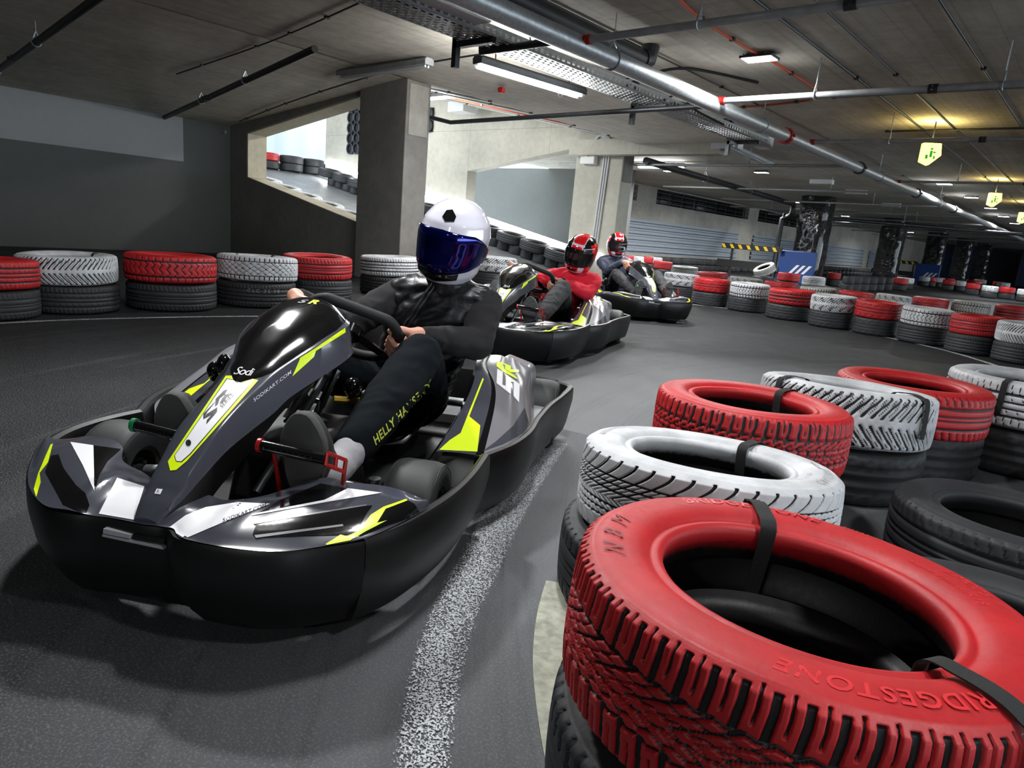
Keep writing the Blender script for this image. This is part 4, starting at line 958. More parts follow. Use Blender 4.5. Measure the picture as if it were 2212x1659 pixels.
def make_kart(loc, rot, label):
    k = empty('go_kart', loc, rot, label, 'go-kart', 'go-karts on the track')
    B = lambda m, nm, mt, **kw: m.build(nm, mt, k, **kw)
    # ---- bumpers
    B(skirt([(-x, y) for x, y in []]+list(reversed(OUT_L))+OUT_R[1:], .045, .245, .055), 'front_bumper', BLACKP)
    B(skirt(OUT_RC, .05, .25, .035), 'corner_bumper', BLACKP); B(skirt(list(reversed(OUT_LC)), .05, .25, .035), 'corner_bumper', BLACKP)
    SBR = [(.535, .715), (.556, .76), (.608, .88), (.64, 1.03), (.648, 1.2), (.668, 1.40), (.70, 1.58), (.724, 1.74), (.716, 1.80), (.66, 1.845)]
    B(skirt(SBR, .045, .232, .02), 'side_bumper', BLACKP); B(skirt([(-x, y) for x, y in reversed(SBR)], .045, .232, .02), 'side_bumper', BLACKP)
    B(skirt([(.655, 1.85), (.55, 1.89), (.3, 1.90), (-.3, 1.90), (-.55, 1.89), (-.655, 1.85)], .06, .235, .01), 'rear_bumper', BLACKP)
    sl = M(); sl.hexa([(-.078, .016, .213), (.052, .014, .207), (.052, .03, .207), (-.078, .03, .213), (-.078, .016, .217), (.052, .014, .211), (.052, .03, .211), (-.078, .03, .217)]); sl.hexa([(-.078, .018, .219), (-.02, .017, .217), (-.02, .03, .217), (-.078, .03, .219), (-.078, .02, .228), (-.02, .019, .224), (-.02, .03, .224), (-.078, .03, .228)]); sl.box((-.015, .02, .214), (.05, .03, .226), 1)
    B(sl, 'tow_slot', [mat('slot_silver', '8a8c90', .45), BLACKG])
    # ---- front spoiler
    R_ = [((0, .036, .246), (0, .17, .262)), ((.06, .036, .246), (.06, .16, .262)), ((.10, .008, .246), (.10, .155, .26)), ((.2, .002, .246), (.17, .19, .268)), ((.29, .02, .247), (.257, .262, .292)), ((.358, .062, .248), (.32, .262, .292)), ((.42, .112, .25), (.40, .285, .285)), ((.465, .19, .252), (.455, .292, .272)), ((.497, .275, .252), (.49, .30, .256))]
    L_ = [((0, .036, .246), (0, .17, .262)), ((-.07, .042, .246), (-.08, .19, .262)), ((-.115, .042, .246), (-.15, .23, .262)), ((-.16, .04, .252), (-.21, .25, .272)), ((-.22, .05, .25), (-.25, .30, .285)), ((-.30, .103, .25), (-.30, .325, .29)), ((-.37, .168, .25), (-.37, .335, .285)), ((-.43, .24, .25), (-.42, .345, .27)), ((-.494, .33, .25), (-.48, .36, .255))]
    fs = Panel()
    for rows in (R_, L_):
        g = grid_patch(rows, 6, 12, .012)
        for row in g:
            for t, p in enumerate(row):
                # channels of the moulding: nose trough beside the fairing
                s_ = max(0, 1-abs(abs(p.x)-.155)/.035); p.z += .012*s_*math.sin(PI*t/13)
        fs.loft(g)
        fs.loft([[row[-1]+Vector((0, 0, -.001)), row[-1]+Vector((0, .012, -.03)), row[-1]+Vector((0, .012, -.09))] for row in g], 3)
    fs.start()
    z2 = lambda L: [(40+x/3.457, 820+y/3.457) for x, y in L]; z4 = lambda L: [(540+x/3.073, 760+y/3.073) for x, y in L]
    fs.poly(z2([(735, 735), (940, 800), (862, 1050), (600, 1005)]), 1)
    fs.poly(z2([(560, 493), (765, 520), (665, 610), (600, 720), (572, 830), (487, 580)]), 3, .001); fs.poly(z2([(387, 468), (560, 493), (487, 580), (567, 835), (480, 640)]), 1)
    fs.poly(z2([(245, 570), (300, 560), (335, 660), (430, 790), (500, 850), (530, 940), (500, 1010), (430, 870), (335, 935), (200, 690)]), 3, .001)
    fs.poly(z2([(258, 480), (222, 620), (160, 700), (152, 765), (168, 768), (133, 880), (115, 820), (150, 700), (205, 570), (240, 490)]), 2)
    fs.poly(z2([(1115, 1115), (1250, 1015), (1400, 955), (1640, 918), (1880, 930), (1560, 1055), (1243, 1190)]), 1)
    fs.poly(z4([(60, 1070), (200, 985), (400, 905), (470, 875), (645, 908), (500, 985), (250, 1030)]), 3, .001); fs.poly(z4([(650, 908), (878, 938), (505, 1000), (10, 1090), (10, 1080), (495, 985)]), 1)
    fs.poly(z4([(40, 1150), (770, 1025), (812, 1022), (770, 1080), (735, 1150), (700, 1205), (655, 1215), (620, 1160), (45, 1235), (18, 1215)]), 3, .0014)  # slot recess painted on as a dark decal, not moulded
    fs.poly(z4([(30, 1222), (615, 1148), (620, 1160), (40, 1240)]), 4, .002); fs.poly(z4([(20, 1135), (770, 1018), (775, 1024), (30, 1148)]), 4, .002)  # highlights along the slot rim, painted as thin grey strips
    fs.poly(z4([(840, 1060), (1040, 985), (1090, 1010), (1135, 1080), (920, 1150), (700, 1240), (760, 1180)]), 3, .001)
    fs.poly(z4([(885, 1032), (1035, 980), (1045, 990), (900, 1045), (842, 1138), (908, 1120), (760, 1198), (665, 1255), (487, 1290), (600, 1215), (640, 1227), (722, 1190), (800, 1085)]), 2, .0016)
    fs.text('SODIKART.COM', [(482, 1129), (577, 1094), (575, 1088), (480, 1122)], 3, shear=.3)
    B(fs, 'front_spoiler', [SLATE, WHITEP, YELLOW, BLACKG, GREYP], sharp=50)
    # ---- steering fairing
    ys = [.035, .06, .085, .11, .21, .30, .38, .45, .56, .66, .73, .765]
    wr = [.018, .025, .028, .031, .041, .045, .05, .060, .103, .124, .122, .105]
    zr = [.252, .275, .293, .314, .385, .425, .452, .479, .524, .552, .566, .570]
    cr_ = [.003, .003, .003, .003, .005, .007, .008, .012, .022, .032, .036, .036]
    wsd = [.026, .034, .040, .045, .062, .074, .085, .094, .125, .142, .142, .125]; dz = [.008, .014, .02, .028, .045, .058, .064, .066, .078, .084, .084, .08]
    bot = [.225, .222, .222, .226, .26, .302, .34, .375, .425, .455, .47, .478]
    secs = []
    for i, y in enumerate(ys):
        w1, z1, w2 = wr[i], zr[i], wsd[i]; zb = min(bot[i], z1-dz[i]-.006); xb = w2*(1.25 if y < .2 else .8)
        half = [(xb, zb), (w2, z1-dz[i]), (w2-.004, z1-dz[i]+.006), (w1+.006, z1-.004), (w1, z1)]
        top_ = [(w1*.66, z1+cr_[i]*.6), (w1*.33, z1+cr_[i]*.93), (0, z1+cr_[i]), (-w1*.33, z1+cr_[i]*.93), (-w1*.66, z1+cr_[i]*.6)]
        secs.append([Vector((x, y, z)) for x, z in half+top_]+[Vector((-x, y, z)) for x, z in reversed(half)])
    cols = [catmull([s[j] for s in secs], 5) for j in range(len(secs[0]))]
    secs = [[c[i] for c in cols] for i in range(len(cols[0]))]
    fa = Panel(); n_ = len(secs[0]); strips = [3, 0, 0, 0, 0, 0, 0, 0, 0, 0, 0, 0, 0, 0, 3][:n_-1]
    strips = [3]+[0]*(n_-3)+[3]
    fa.loft(secs, strips+[3], closed=True, caps=True); fa.start()
    z1_ = lambda L: [(x/3.318, 580+y/3.318) for x, y in L]; z3 = lambda L: [(440+x/4.148, 600+y/4.148) for x, y in L]
    fa.poly([(488, 812), (363, 997), (368, 1017), (381, 1015.5), (404, 996), (558, 822), (520, 812)], 2, .001)
    fa.poly([(490, 818), (377, 985), (380.5, 997.5), (393, 999), (412, 982), (540, 832), (510, 822)], 3, .0014); fa.poly([(491, 820), (378.5, 985), (381.5, 996.5), (392, 997.5), (410.5, 981), (537, 834), (510, 824)], 1, .0018)
    zq = lambda L: [(340+x/3.173, 780+y/3.173) for x, y in L]
    for q in ([(398, 282), (386, 302), (345, 352), (322, 398), (316, 404), (318, 366)], [(316, 404), (342, 366), (412, 322), (410, 348), (372, 374)], [(412, 322), (410, 352), (336, 438), (342, 408), (380, 366)],
              [(402, 264), (456, 208), (482, 200), (464, 232), (428, 262), (416, 302), (396, 318)], [(462, 234), (520, 224), (470, 256), (452, 262)], [(452, 250), (474, 256), (452, 286), (428, 300), (432, 286)]): fa.poly(zq(q), 5, .0024, 6)
    fa.text('SERIES', [(480, 884), (505, 856), (500, 850), (475, 878)], 5, .0024, shear=0, bold=.01)
    fa.poly([(408+6*math.cos(a), 958+7*math.sin(a)) for a in np.linspace(0, 2*PI, 15)[:14]], 3, .0028, 20)
    fa.poly(z1_([(1125, 1580), (1168, 1583), (1150, 1620), (1108, 1615)]), 1); fa.text('5.', z1_([(1120, 1608), (1146, 1610), (1154, 1590), (1130, 1588)]), 3, shear=.1)
    fa.poly([(631, 813), (648, 773.6), (682, 752), (745, 709), (745.7, 718), (682, 758), (677.5, 771)], 2)
    fa.text('SODIKART.COM', [(548, 869), (628, 807), (627.5, 799.5), (546, 861.5)], 6, shear=.0, bold=.012)
    B(fa, 'steering_fairing', [SLATE, WHITEP, YELLOW, BLACKP, GREYP, mat('ink_black', '0b0b0d', .4), mat('print_grey', 'b9b9c0', .4)], sharp=42)
    dm = Panel(); dsec = []
    for i in range(25):
        y = .368+(.758-.368)*(i/24)**1.3; w1 = np.interp(y, ys, wr)*min(1, (max(0, y-.367)/.07)**.5)+.0005; z1 = np.interp(y, ys, zr); cc = np.interp(y, ys, cr_)
        dsec.append([Vector((w1*.97*a, y, z1+.0035+(cc*1.0+.004+.010*min(1, (y-.37)/.12))*(1-abs(a)**2.6))) for a in np.linspace(1, -1, 15)])
    dm.loft(dsec, 0); dm.loft([[p for p in dsec[-1]], [p+Vector((0, .012, -.02)) for p in dsec[-1]]], 0); dm.start()
    dm.text('Sodi', [(505, 809), (549, 813), (551, 797), (510, 792)], 1, shear=.5, spacing=.85, bold=.0)
    dm.text('S', [(642, 655), (662, 656), (668, 649), (648, 648)], 2, shear=.3, bold=.04); dm.text('R', [(664, 657), (684, 658), (691, 650), (669, 648)], 3, shear=.3, bold=.04)
    B(dm, 'windscreen', [BLACKG, WHITEP, GREYP, YELLOW], sharp=60)
    # ---- side pods
    lv = [[(.40, .73, .225), (.525, .80, .205), (.605, .95, .21), (.632, 1.15, .215), (.60, 1.42, .235)],
          [(.415, .95, .285), (.508, 1.05, .29), (.567, 1.12, .282), (.605, 1.27, .27), (.575, 1.5, .275)],
          [(.415, 1.14, .345), (.482, 1.18, .335), (.533, 1.22, .33), (.574, 1.32, .322), (.56, 1.55, .32)],
          [(.395, 1.27, .388), (.428, 1.3, .375), (.485, 1.33, .372), (.536, 1.42, .347), (.54, 1.6, .335)],
          [(.385, 1.44, .398), (.422, 1.42, .392), (.47, 1.43, .388), (.506, 1.48, .37), (.5, 1.64, .34)]]
    cols = [catmull([Vector(r[j]) for r in lv], 6) for j in range(5)]; rows = []
    for i in range(len(cols[0])):
        q = []
        for j in range(4):
            a, b = cols[j][i], cols[j+1][i]
            for t in range(6): q.append(a.lerp(b, t/6)+Vector((.012*math.sin(PI*t/6)*(j in (1, 2)), -.004*math.sin(PI*t/6)*(j == 0), .004*math.sin(PI*t/6))))
        q.append(cols[4][i]); rows.append(q)
    pd = Panel(); pd.loft(rows, [0]*5+[3]+[4]*18)
    pd.loft([[p, Vector((p.x*.8, p.y+.02, .09))] for p in [r[0] for r in rows]], 3)
    pd.loft([rows[-1], [Vector((p.x-.05, p.y+.12, p.z-.05)) for p in rows[-1]]], 4)
    pd.start()
    z6 = lambda L: [(1020+x/6.379, 740+y/6.379) for x, y in L]
    pd.poly(z4([(1255, 652), (1508, 664), (1528, 490), (1455, 430), (1552, 182), (1543, 175), (1398, 540), (1322, 590)]), 2)
    nm_ = len(pd.v), len(pd.f)
    mir = pd.mirrored()
    pd.poly(z6([(140, 1500), (330, 1360), (560, 1150), (720, 900), (790, 1130), (700, 1250), (420, 1400)]), 0, .001)
    for q in ([(345, 362), (420, 408), (415, 590), (335, 562)], [(335, 562), (415, 586), (462, 602), (530, 645), (525, 712)], [(462, 440), (535, 492), (528, 704), (460, 602)], [(462, 440), (652, 577), (570, 552), (535, 545)], [(570, 548), (652, 577), (642, 828), (565, 740)]): pd.poly(z6(q), 1, .0016)
    for q in ([(347, 255), (422, 287), (415, 400), (335, 330)], [(347, 255), (530, 325), (530, 360), (420, 300)], [(452, 320), (530, 325), (530, 415), (447, 370)], [(530, 372), (640, 377), (640, 415), (530, 415)], [(335, 330), (445, 372), (560, 440), (640, 512), (600, 500), (420, 405)]): pd.poly(z6(q), 2, .0016)
    B(pd, 'side_pod', [SLATE, WHITEP, YELLOW, BLACKG, GREYP], sharp=50); B(mir, 'side_pod', [SLATE, WHITEP, YELLOW, BLACKG, GREYP], sharp=50)
    for s_ in (1, -1):
        e = M(); e.hexa([(s_*x, y, z) for x, y, z in ((.44, 1.48, .2), (.59, 1.48, .2), (.58, 1.70, .2), (.44, 1.70, .2), (.45, 1.5, .38), (.572, 1.5, .345), (.572, 1.66, .33), (.45, 1.66, .365))]); B(e, 'engine_cover', GREYP, bevel=.02, seg=3)
        lg = M(); lg.hexa([(s_*x, y, z) for x, y, z in ((.50, 1.2, .19), (.635, 1.15, .19), (.655, 1.46, .19), (.57, 1.5, .19), (.50, 1.2, .2), (.635, 1.15, .212), (.655, 1.46, .205), (.57, 1.5, .2))]); B(lg, 'pod_ledge', mat('ledge_grey', '8a8c8e', .5), bevel=.004)
    # ---- chassis
    B(M().box((-.29, .17, .035), (.29, 1.75, .045)), 'floor_tray', BLACKP); B(M().hexa([(-.24, .18, .052), (.30, .16, .052), (.40, .40, .052), (-.40, .44, .052), (-.24, .18, .058), (.30, .16, .058), (.40, .40, .058), (-.40, .44, .058)]), 'under_panel', BLACKP)  # second panel added to block light leaking under the front bumper
    for s_ in (1, -1):
        B(M().tube(dense([(s_*.10, .13, .09), (s_*.24, .24, .08), (s_*.30, .45, .07), (s_*.30, 1.2, .07), (s_*.27, 1.8, .09)], 5), .015, 10), 'frame_rail', BLACKG)
        B(M().tube(dense([(s_*.29, .62, .08), (s_*.45, .75, .1), (s_*.50, 1.1, .1), (s_*.48, 1.5, .1), (s_*.30, 1.55, .09)], 5), .013, 10), 'side_tube', BLACKG)
        B(M().tube([(s_*.25, .53, .14), (s_*.36, .53, .13)], .018, 12).tube([(s_*.29, .53, .06), (s_*.29, .53, .2)], .016, 12), 'stub_axle', STEEL)
        B(M().tube([(s_*.03, .58, .17), (s_*.31, .6, .14)], .007, 8).ball((s_*.31, .6, .14), .013, n=6), 'track_rod', CHROME)
    wheel(.128, .135, k, (.405, .53, .133)); wheel(.128, .135, k, (-.425, .53, .133)); wheel(.138, .17, k, (.595, 1.62, .14)); wheel(.138, .17, k, (-.595, 1.62, .14))
    B(M().tube([(-.52, 1.62, .14), (.52, 1.62, .14)], .018, 14), 'rear_axle', STEEL)
    ft = M(); ft.hexa([(-.10, .46, .05), (.15, .46, .05), (.17, .82, .05), (-.13, .82, .05), (-.08, .5, .25), (.13, .5, .25), (.15, .78, .29), (-.11, .78, .29)]); B(ft, 'fuel_tank', BLACKP, bevel=.025, seg=3)
    B(M().tube([(.03, .40, .17), (.055, .93, .50)], .011, 10), 'steering_column', STEELD)
    B(M().tube([(.05, .68, .28), (.085, .76, .42)], .012, 8).tube([(-.03, .68, .28), (.03, .78, .43)], .012, 8), 'column_support', CHROME)
    rv = M(); rv.box((.13, .84, .30), (.20, .90, .345)); rv.tube([(.165, .87, .345), (.165, .87, .36)], .018, 12, 1); B(rv, 'switch_unit', [mat('unit_silver', 'c4c6c8', .35), BLACKP], bevel=.004)
    bs = M().ball((.11, .82, .36), .028, n=8, sc=(1, 1, 1.1)); bs.tube([(.06, .80, .32), (.16, .86, .31)], .012, 8, 1); B(bs, 'brake_reservoir', [BLACKG, mat('brass', '7a6420', .4, .8)])
    B(M().ball((-.35, .90, .355), .035, n=8, sc=(.7, .8, 1.2)).ball((-.385, .9, .335), .03, n=8, sc=(.8, .7, 1.1)).tube([(-.35, .9, .34), (-.33, .92, .1)], .01, 8), 'gear_knob', BLACKG)
    # pedals
    def pedal(s_, x0, x1, y, z, tip, nm):
        p = empty(nm, (0, 0, 0)); p.parent = k
        m_ = M().tube([(x0, y, z+.006), (x1, y, z-.006)], .0125, 14)
        m_.build('pedal_bar', BLACKG, p)
        d = M()
        for i in range(9):
            a = x0+(x1-x0)*(i+1)/11
            for j in range(2): d.ball((a, y-.0118, z+.004+.004*j-.012*(i+1)/11), .0011, n=3)
        d.build('grip_dimples', CHROME, p); t = tip
        if nm == 'brake_pedal':
            pl = M(); A = Vector((x1+.002, y, z-.004)); bpts = [A, A+Vector((.03, .03, -.022)), A+Vector((.012, .06, -.10)), A+Vector((-.02, .08, -.2))]
            for a_, b_ in zip(bpts[:-1], bpts[1:]):
                for o_ in (-.012, .012):
                    pl.tube([a_+Vector((0, o_*.3, o_)), b_+Vector((0, o_*.3, o_))], .0045, 6)
                for f_ in (0.0, .5, 1.0): q = a_.lerp(b_, f_); pl.tube([q+Vector((0, -.004, -.013)), q+Vector((0, .004, .013))], .0045, 6)
            pl.build('pedal_lever', REDPART, p); M().tube([(x0-.004, y, z+.006), (x0+.004, y, z+.006)], .0155, 14).build('end_ring', REDPART, p)
            M().tube([(x0+.02, y+.02, z-.01), (x0+.03, y+.06, z-.2)], .005, 8).build('pull_rod', REDPART, p)
        else:
            M().tube([(x0-.004, y, z+.006), (x0+.005, y, z+.006)], .0155, 14).build('end_ring', mat('green_ring', '0d6a3c', .4), p)
            M().tube([(x1, y, z), (x1+.03, y+.04, z-.08), (x1+.02, y+.07, z-.2)], .008, 8).build('pedal_lever', STEELD, p)
    pedal(1, .142, .288, .212, .362, REDPART, 'brake_pedal'); pedal(-1, -.165, -.055, .232, .362, None, 'throttle_pedal')
    mc = M(); mc.tube([(.14, .24, .09), (.14, .24, .20)], .022, 12); mc.ball((.14, .24, .21), .022, n=8); mc.tube([(.11, .2, .09), (.11, .2, .15)], .015, 10); mc.ball((.12, .19, .16), .017, n=8); B(mc, 'brake_cylinder', BLACKG)
    # seat
    se = M(); rows = []
    for i in range(9):
        t = i/8; prof = [(1.08, .10), (1.16, .075), (1.28, .06), (1.40, .07), (1.50, .12), (1.57, .22), (1.61, .33), (1.635, .43), (1.645, .49)][i]
        wd = [.17, .19, .2, .2, .2, .2, .19, .18, .16][i]; lip = [.02, .07, .11, .15, .20, .20, .15, .08, .02][i]
        row = []
        for a in np.linspace(-1, 1, 15): row.append(Vector((.03+wd*a, prof[0]-lip*abs(a)**3*(1 if i > 4 else .2), prof[1]+(lip if i <= 4 else lip*.3)*abs(a)**3)))
        rows.append(row)
    se.loft(rows); o = B(se, 'seat', BLACKP, sharp=70); so_ = o.modifiers.new('shell', 'SOLIDIFY'); so_.thickness = .008
    # steering wheel
    sw = empty('steering_wheel', (.055, .94, .515)); sw.parent = k
    nv = Vector((0, .72, .69)).normalized(); upv = Vector((0, -.69, .72)).normalized(); tw = math.radians(-24)
    ax = Vector((1, 0, 0)); X_ = ax*math.cos(tw)+upv*math.sin(tw); Y_ = upv*math.cos(tw)-ax*math.sin(tw)
    path = []
    for a in np.linspace(0, 2*PI, 65)[:64]:
        c, s = math.cos(a), math.sin(a); x = .146*math.copysign(abs(c)**.8, c); y = .130*math.copysign(abs(s)**.85, s); y = min(y, .110) if y > 0 else y
        path.append(X_*x+Y_*y)
    M().tube(path, .0165, 12, closed=True).build('rim', mat('suede_black', '121213', .75), sw)
    sp = M()
    for a in (-.5, PI+.5, -PI/2):
        d = X_*math.cos(a)+Y_*math.sin(a); sd = nv.cross(d).normalized(); L = .13
        sp.hexa([p+n for n in (-nv*.003-nv*.01, nv*.003-nv*.01) for p in (sd*.022, -sd*.022, d*L-sd*.016, d*L+sd*.016)])
    sp.tube([-nv*.03, nv*.0], .035, 18)
    sp.build('spoke_plate', BLACKG, sw); bl = M()
    for a in np.linspace(0, 2*PI, 7)[:6]: bl.ball(X_*.026*math.cos(a)+Y_*.026*math.sin(a)+nv*.002, .005, n=4)
    bl.build('hub_bolts', CHROME, sw)
    k['_wheel'] = 1; del k['_wheel']
    return k
KART1 = make_kart(K1P, K1R, 'black go-kart nearest the camera with a white SR nose stripe and yellow flashes')
def kart_copy(x, y, a, lab):
    p, r = kart_frame(x, y, a); c = copy_tree(KART1); c.location = p; c.rotation_euler = (0, 0, r); c['label'] = lab
    return c, Matrix.Translation(p) @ Matrix.Rotation(r, 4, 'Z')
KART2, K2M = kart_copy(-.20, 4.34, .262, 'middle go-kart carrying the driver in the red sweater')
KART3, K3M = kart_copy(1.48, 7.43, -.13, 'farthest go-kart, turned nose right, carrying the driver in the navy quilted jacket')
# ================================================================== drivers
SKIN = mat('skin', 'c58f7a', .5, var=.08, vscale=25); DG = bpy.context.evaluated_depsgraph_get
class Body(M):
    def cap(s, p0, r0, p1, r1, m=0, n=14):
        p0, p1 = Vector(p0), Vector(p1); d = p1-p0; L = d.length
        if L < 1e-5: return s.ball(p0, r0, m, 8)
        t = d/L; a = t.orthogonal().normalized(); b = t.cross(a); secs = []
        prof = [(-r0*math.cos(q), r0*math.sin(q)) for q in np.linspace(.08, PI/2, 5)]+[(L+r1*math.sin(q), r1*math.cos(q)) for q in np.linspace(0, PI/2-.08, 5)]
        for x, r in prof: secs.append([p0+t*x+(a*math.cos(2*PI*j/n)+b*math.sin(2*PI*j/n))*r for j in range(n)])
        return s.loft(secs, m, closed=True, caps=True)
    def chain(s, pts, m=0):
        for (p0, r0), (p1, r1) in zip(pts[:-1], pts[1:]): s.cap(p0, r0, p1, r1, m)
        return s
    def rings(s, secs, m=0, n=20):     # (centre, rx, ry, xdir, ydir)
        return s.loft([[Vector(c)+Vector(xd)*rx*math.copysign(abs(math.cos(q))**.85, math.cos(q))+Vector(yd)*ry*math.copysign(abs(math.sin(q))**.85, math.sin(q)) for q in np.linspace(0, 2*PI, n+1)[:n]] for c, rx, ry, xd, yd in secs], m, closed=True, caps=True)
    def organic(s, name, mats, parent, voxel=.008, smooth=6, wrinkle=0.0, wsize=.07, fold=0.0, fs=(9, 9, 20)):
        o = s.build(name, mats, parent, sharp=180)
        r = o.modifiers.new('r', 'REMESH'); r.mode = 'VOXEL'; r.voxel_size = voxel; r.use_smooth_shade = True
        q = o.modifiers.new('s', 'SMOOTH'); q.iterations = smooth; q.factor = .5
        if wrinkle:
            tx = bpy.data.textures.new('folds', 'CLOUDS'); tx.noise_scale = wsize; tx.noise_depth = 1
            d = o.modifiers.new('d', 'DISPLACE'); d.texture = tx; d.strength = wrinkle; d.mid_level = .5; d.texture_coords = 'LOCAL'
            q = o.modifiers.new('s2', 'SMOOTH'); q.iterations = 2
        bpy.context.view_layer.update()
        me = bpy.data.meshes.new_from_object(o.evaluated_get(DG())); me.name = name
        o.modifiers.clear(); old = o.data; o.data = me; bpy.data.meshes.remove(old)
        if fold:
            ns = [v.normal.copy() for v in me.vertices]
            for v, n in zip(me.vertices, ns):
                p = v.co; q = mnoise.noise(p*4.0)*.35
                a = mnoise.noise((p.x*fs[0]+q*6, p.y*fs[1], p.z*fs[2]+q*8)); b = mnoise.noise((p.x*fs[0]*2.1+5, p.y*fs[1]*2.1+q*9, p.z*fs[2]*1.7))
                v.co = p+n*fold*((.45-abs(a)*1.6)+(.3-abs(b)))
            me.update()
        me.polygons.foreach_set('use_smooth', [True]*len(me.polygons))
        return o
def helmet(parent, H, yaw, pitch, roll, style):
    h = empty('helmet', H); h.parent = parent; h.scale = (.93, .93, .95)
    h.rotation_euler = (Matrix.Rotation(yaw, 3, 'Z') @ Matrix.Rotation(roll, 3, 'Y') @ Matrix.Rotation(pitch, 3, 'X')).to_euler()
    U_ = [-.158, -.150, -.12, -.08, -.03, .02, .07, .11, .135, .146]
    A_ = [.070, .088, .108, .119, .127, .130, .119, .090, .052, .003]; FF = [.105, .132, .157, .162, .150, .146, .128, .094, .054, .003]; FB = [.05, .085, .12, .143, .156, .160, .148, .113, .068, .003]
    def surf(az, u, off=0.0):
        a = np.interp(u, U_, A_)+off; f = (np.interp(u, U_, FF) if math.cos(az) > 0 else np.interp(u, U_, FB))+off
        c, s = math.cos(az), math.sin(az); e = .92
        return Vector((a*math.copysign(abs(s)**e, s), -f*math.copysign(abs(c)**e, c), u+off*(u > .05)*u/.146))
    def smooth_u(n): return [(-.158+.304*(i/n)) for i in range(n+1)]
    us = sorted(set([-.158, -.154]+[round(-.15+.29*i/40, 4) for i in range(41)]+[.143, .1455, .146])); na = 72
    V = []; F = []; ms = []
    red = style == 'red'
    vis = lambda az, u: abs(az) < 1.25 and -.082 < u < .052
    for u in us:
        for j in range(na): V.append(surf(-PI+2*PI*j/na, u))
    for i in range(len(us)-1):
        for j in range(na):
            az = -PI+2*PI*(j+.5)/na; u = (us[i]+us[i+1])/2
            if red and abs(az) < 1.05 and -.075 < u < .04: continue
            p = surf(az, u); mi = 0
            if red:
                if u > .055 and abs(p.x) < .048 and p.y < .06: mi = 2 if .072 < u < .092 and p.y < 0 else 1
                elif u > .05 and abs(p.x) < .056 and p.y < .06: mi = 2
                elif abs(p.x) > .085 and -.03 < u < .09 and (p.y > -.06): mi = 1
                elif u < -.09 and abs(az) < .9: mi = 2 if abs(az) > .45 or u < -.135 else 1
                elif u < -.09: mi = 1 if abs(az) < 1.6 else 0
            F.append((i*na+j, i*na+(j+1) % na, (i+1)*na+(j+1) % na, (i+1)*na+j)); ms.append(mi)
    m_ = M(); m_.v = [tuple(v) for v in V]; m_.f = F; m_.m = ms
    HW = mat('helmet_white', 'cccbd6', .12, coat=.8); HB = mat('helmet_black', '0c0c0e', .12, coat=.8); HR = mat('helmet_red', 'd0141a', .15, coat=.8)
    m_.build('shell', [HB, HR, HW] if red else [HW], h, sharp=60)
    def patch(nm, azr, ulo, uhi, off, m, n=36, k=14):
        p = M(); secs = []
        for i in range(n+1):
            az = -azr+2*azr*i/n; lo = ulo(az) if callable(ulo) else ulo; hi = uhi(az) if callable(uhi) else uhi
            secs.append([surf(az, lo+(hi-lo)*j/k, off) for j in range(k+1)])
        p.loft(secs); o = p.build(nm, m, h, sharp=80); s_ = o.modifiers.new('thick', 'SOLIDIFY'); s_.thickness = .003; s_.offset = -1; return o
    top = lambda az: .048-.07*max(0, abs(az)-.95)**1.3-.008*abs(az); bt = lambda az: -.112+.022*abs(az)+.02*max(0, abs(az)-1.0)
    if red:
        patch('visor', 1.3, lambda az: -.09+.05*abs(az)**2*.5, lambda az: .05-.03*abs(az)**2*.4, .005, mat('smoke_visor', '16161a', .06, alpha=.55, spec=.8))
        patch('chin_vent', .32, -.13, -.105, .003, HB)
    else:
        patch('visor', 1.75, bt, top, .004, mat('iridescent_blue_visor', '0a1268', .07, .85, coat=.5))
        patch('chin_vent', .75, lambda az: -.140+.024*abs(az), lambda az: -.113+.02*abs(az), .003, HB)
        v = M(); q = [(-.15, .086), (-.0, .074), (.24, .080), (.27, .096), (.06, .114), (-.12, .108)]
        c = surf(.06, .093, .0028); pts = [surf(a, u, .003) for a, u in q]; v.add([c]+pts, [(0, i+1, (i+1) % 6+1) for i in range(6)]); v.build('top_vent', HB, h)
        for s_ in (-1, 1): M().disc(surf(s_*1.5, -.02, .006), surf(s_*1.5, -.02)-Vector((0, 0, -.02)), .022, 0).build('visor_pivot', HB, h)
    nk = M().lathe([(.088, -.15), (.075, -.165), (.06, -.14)], 28); nk.build('neck_roll', mat('lining', '121214', .9), h)
    return h
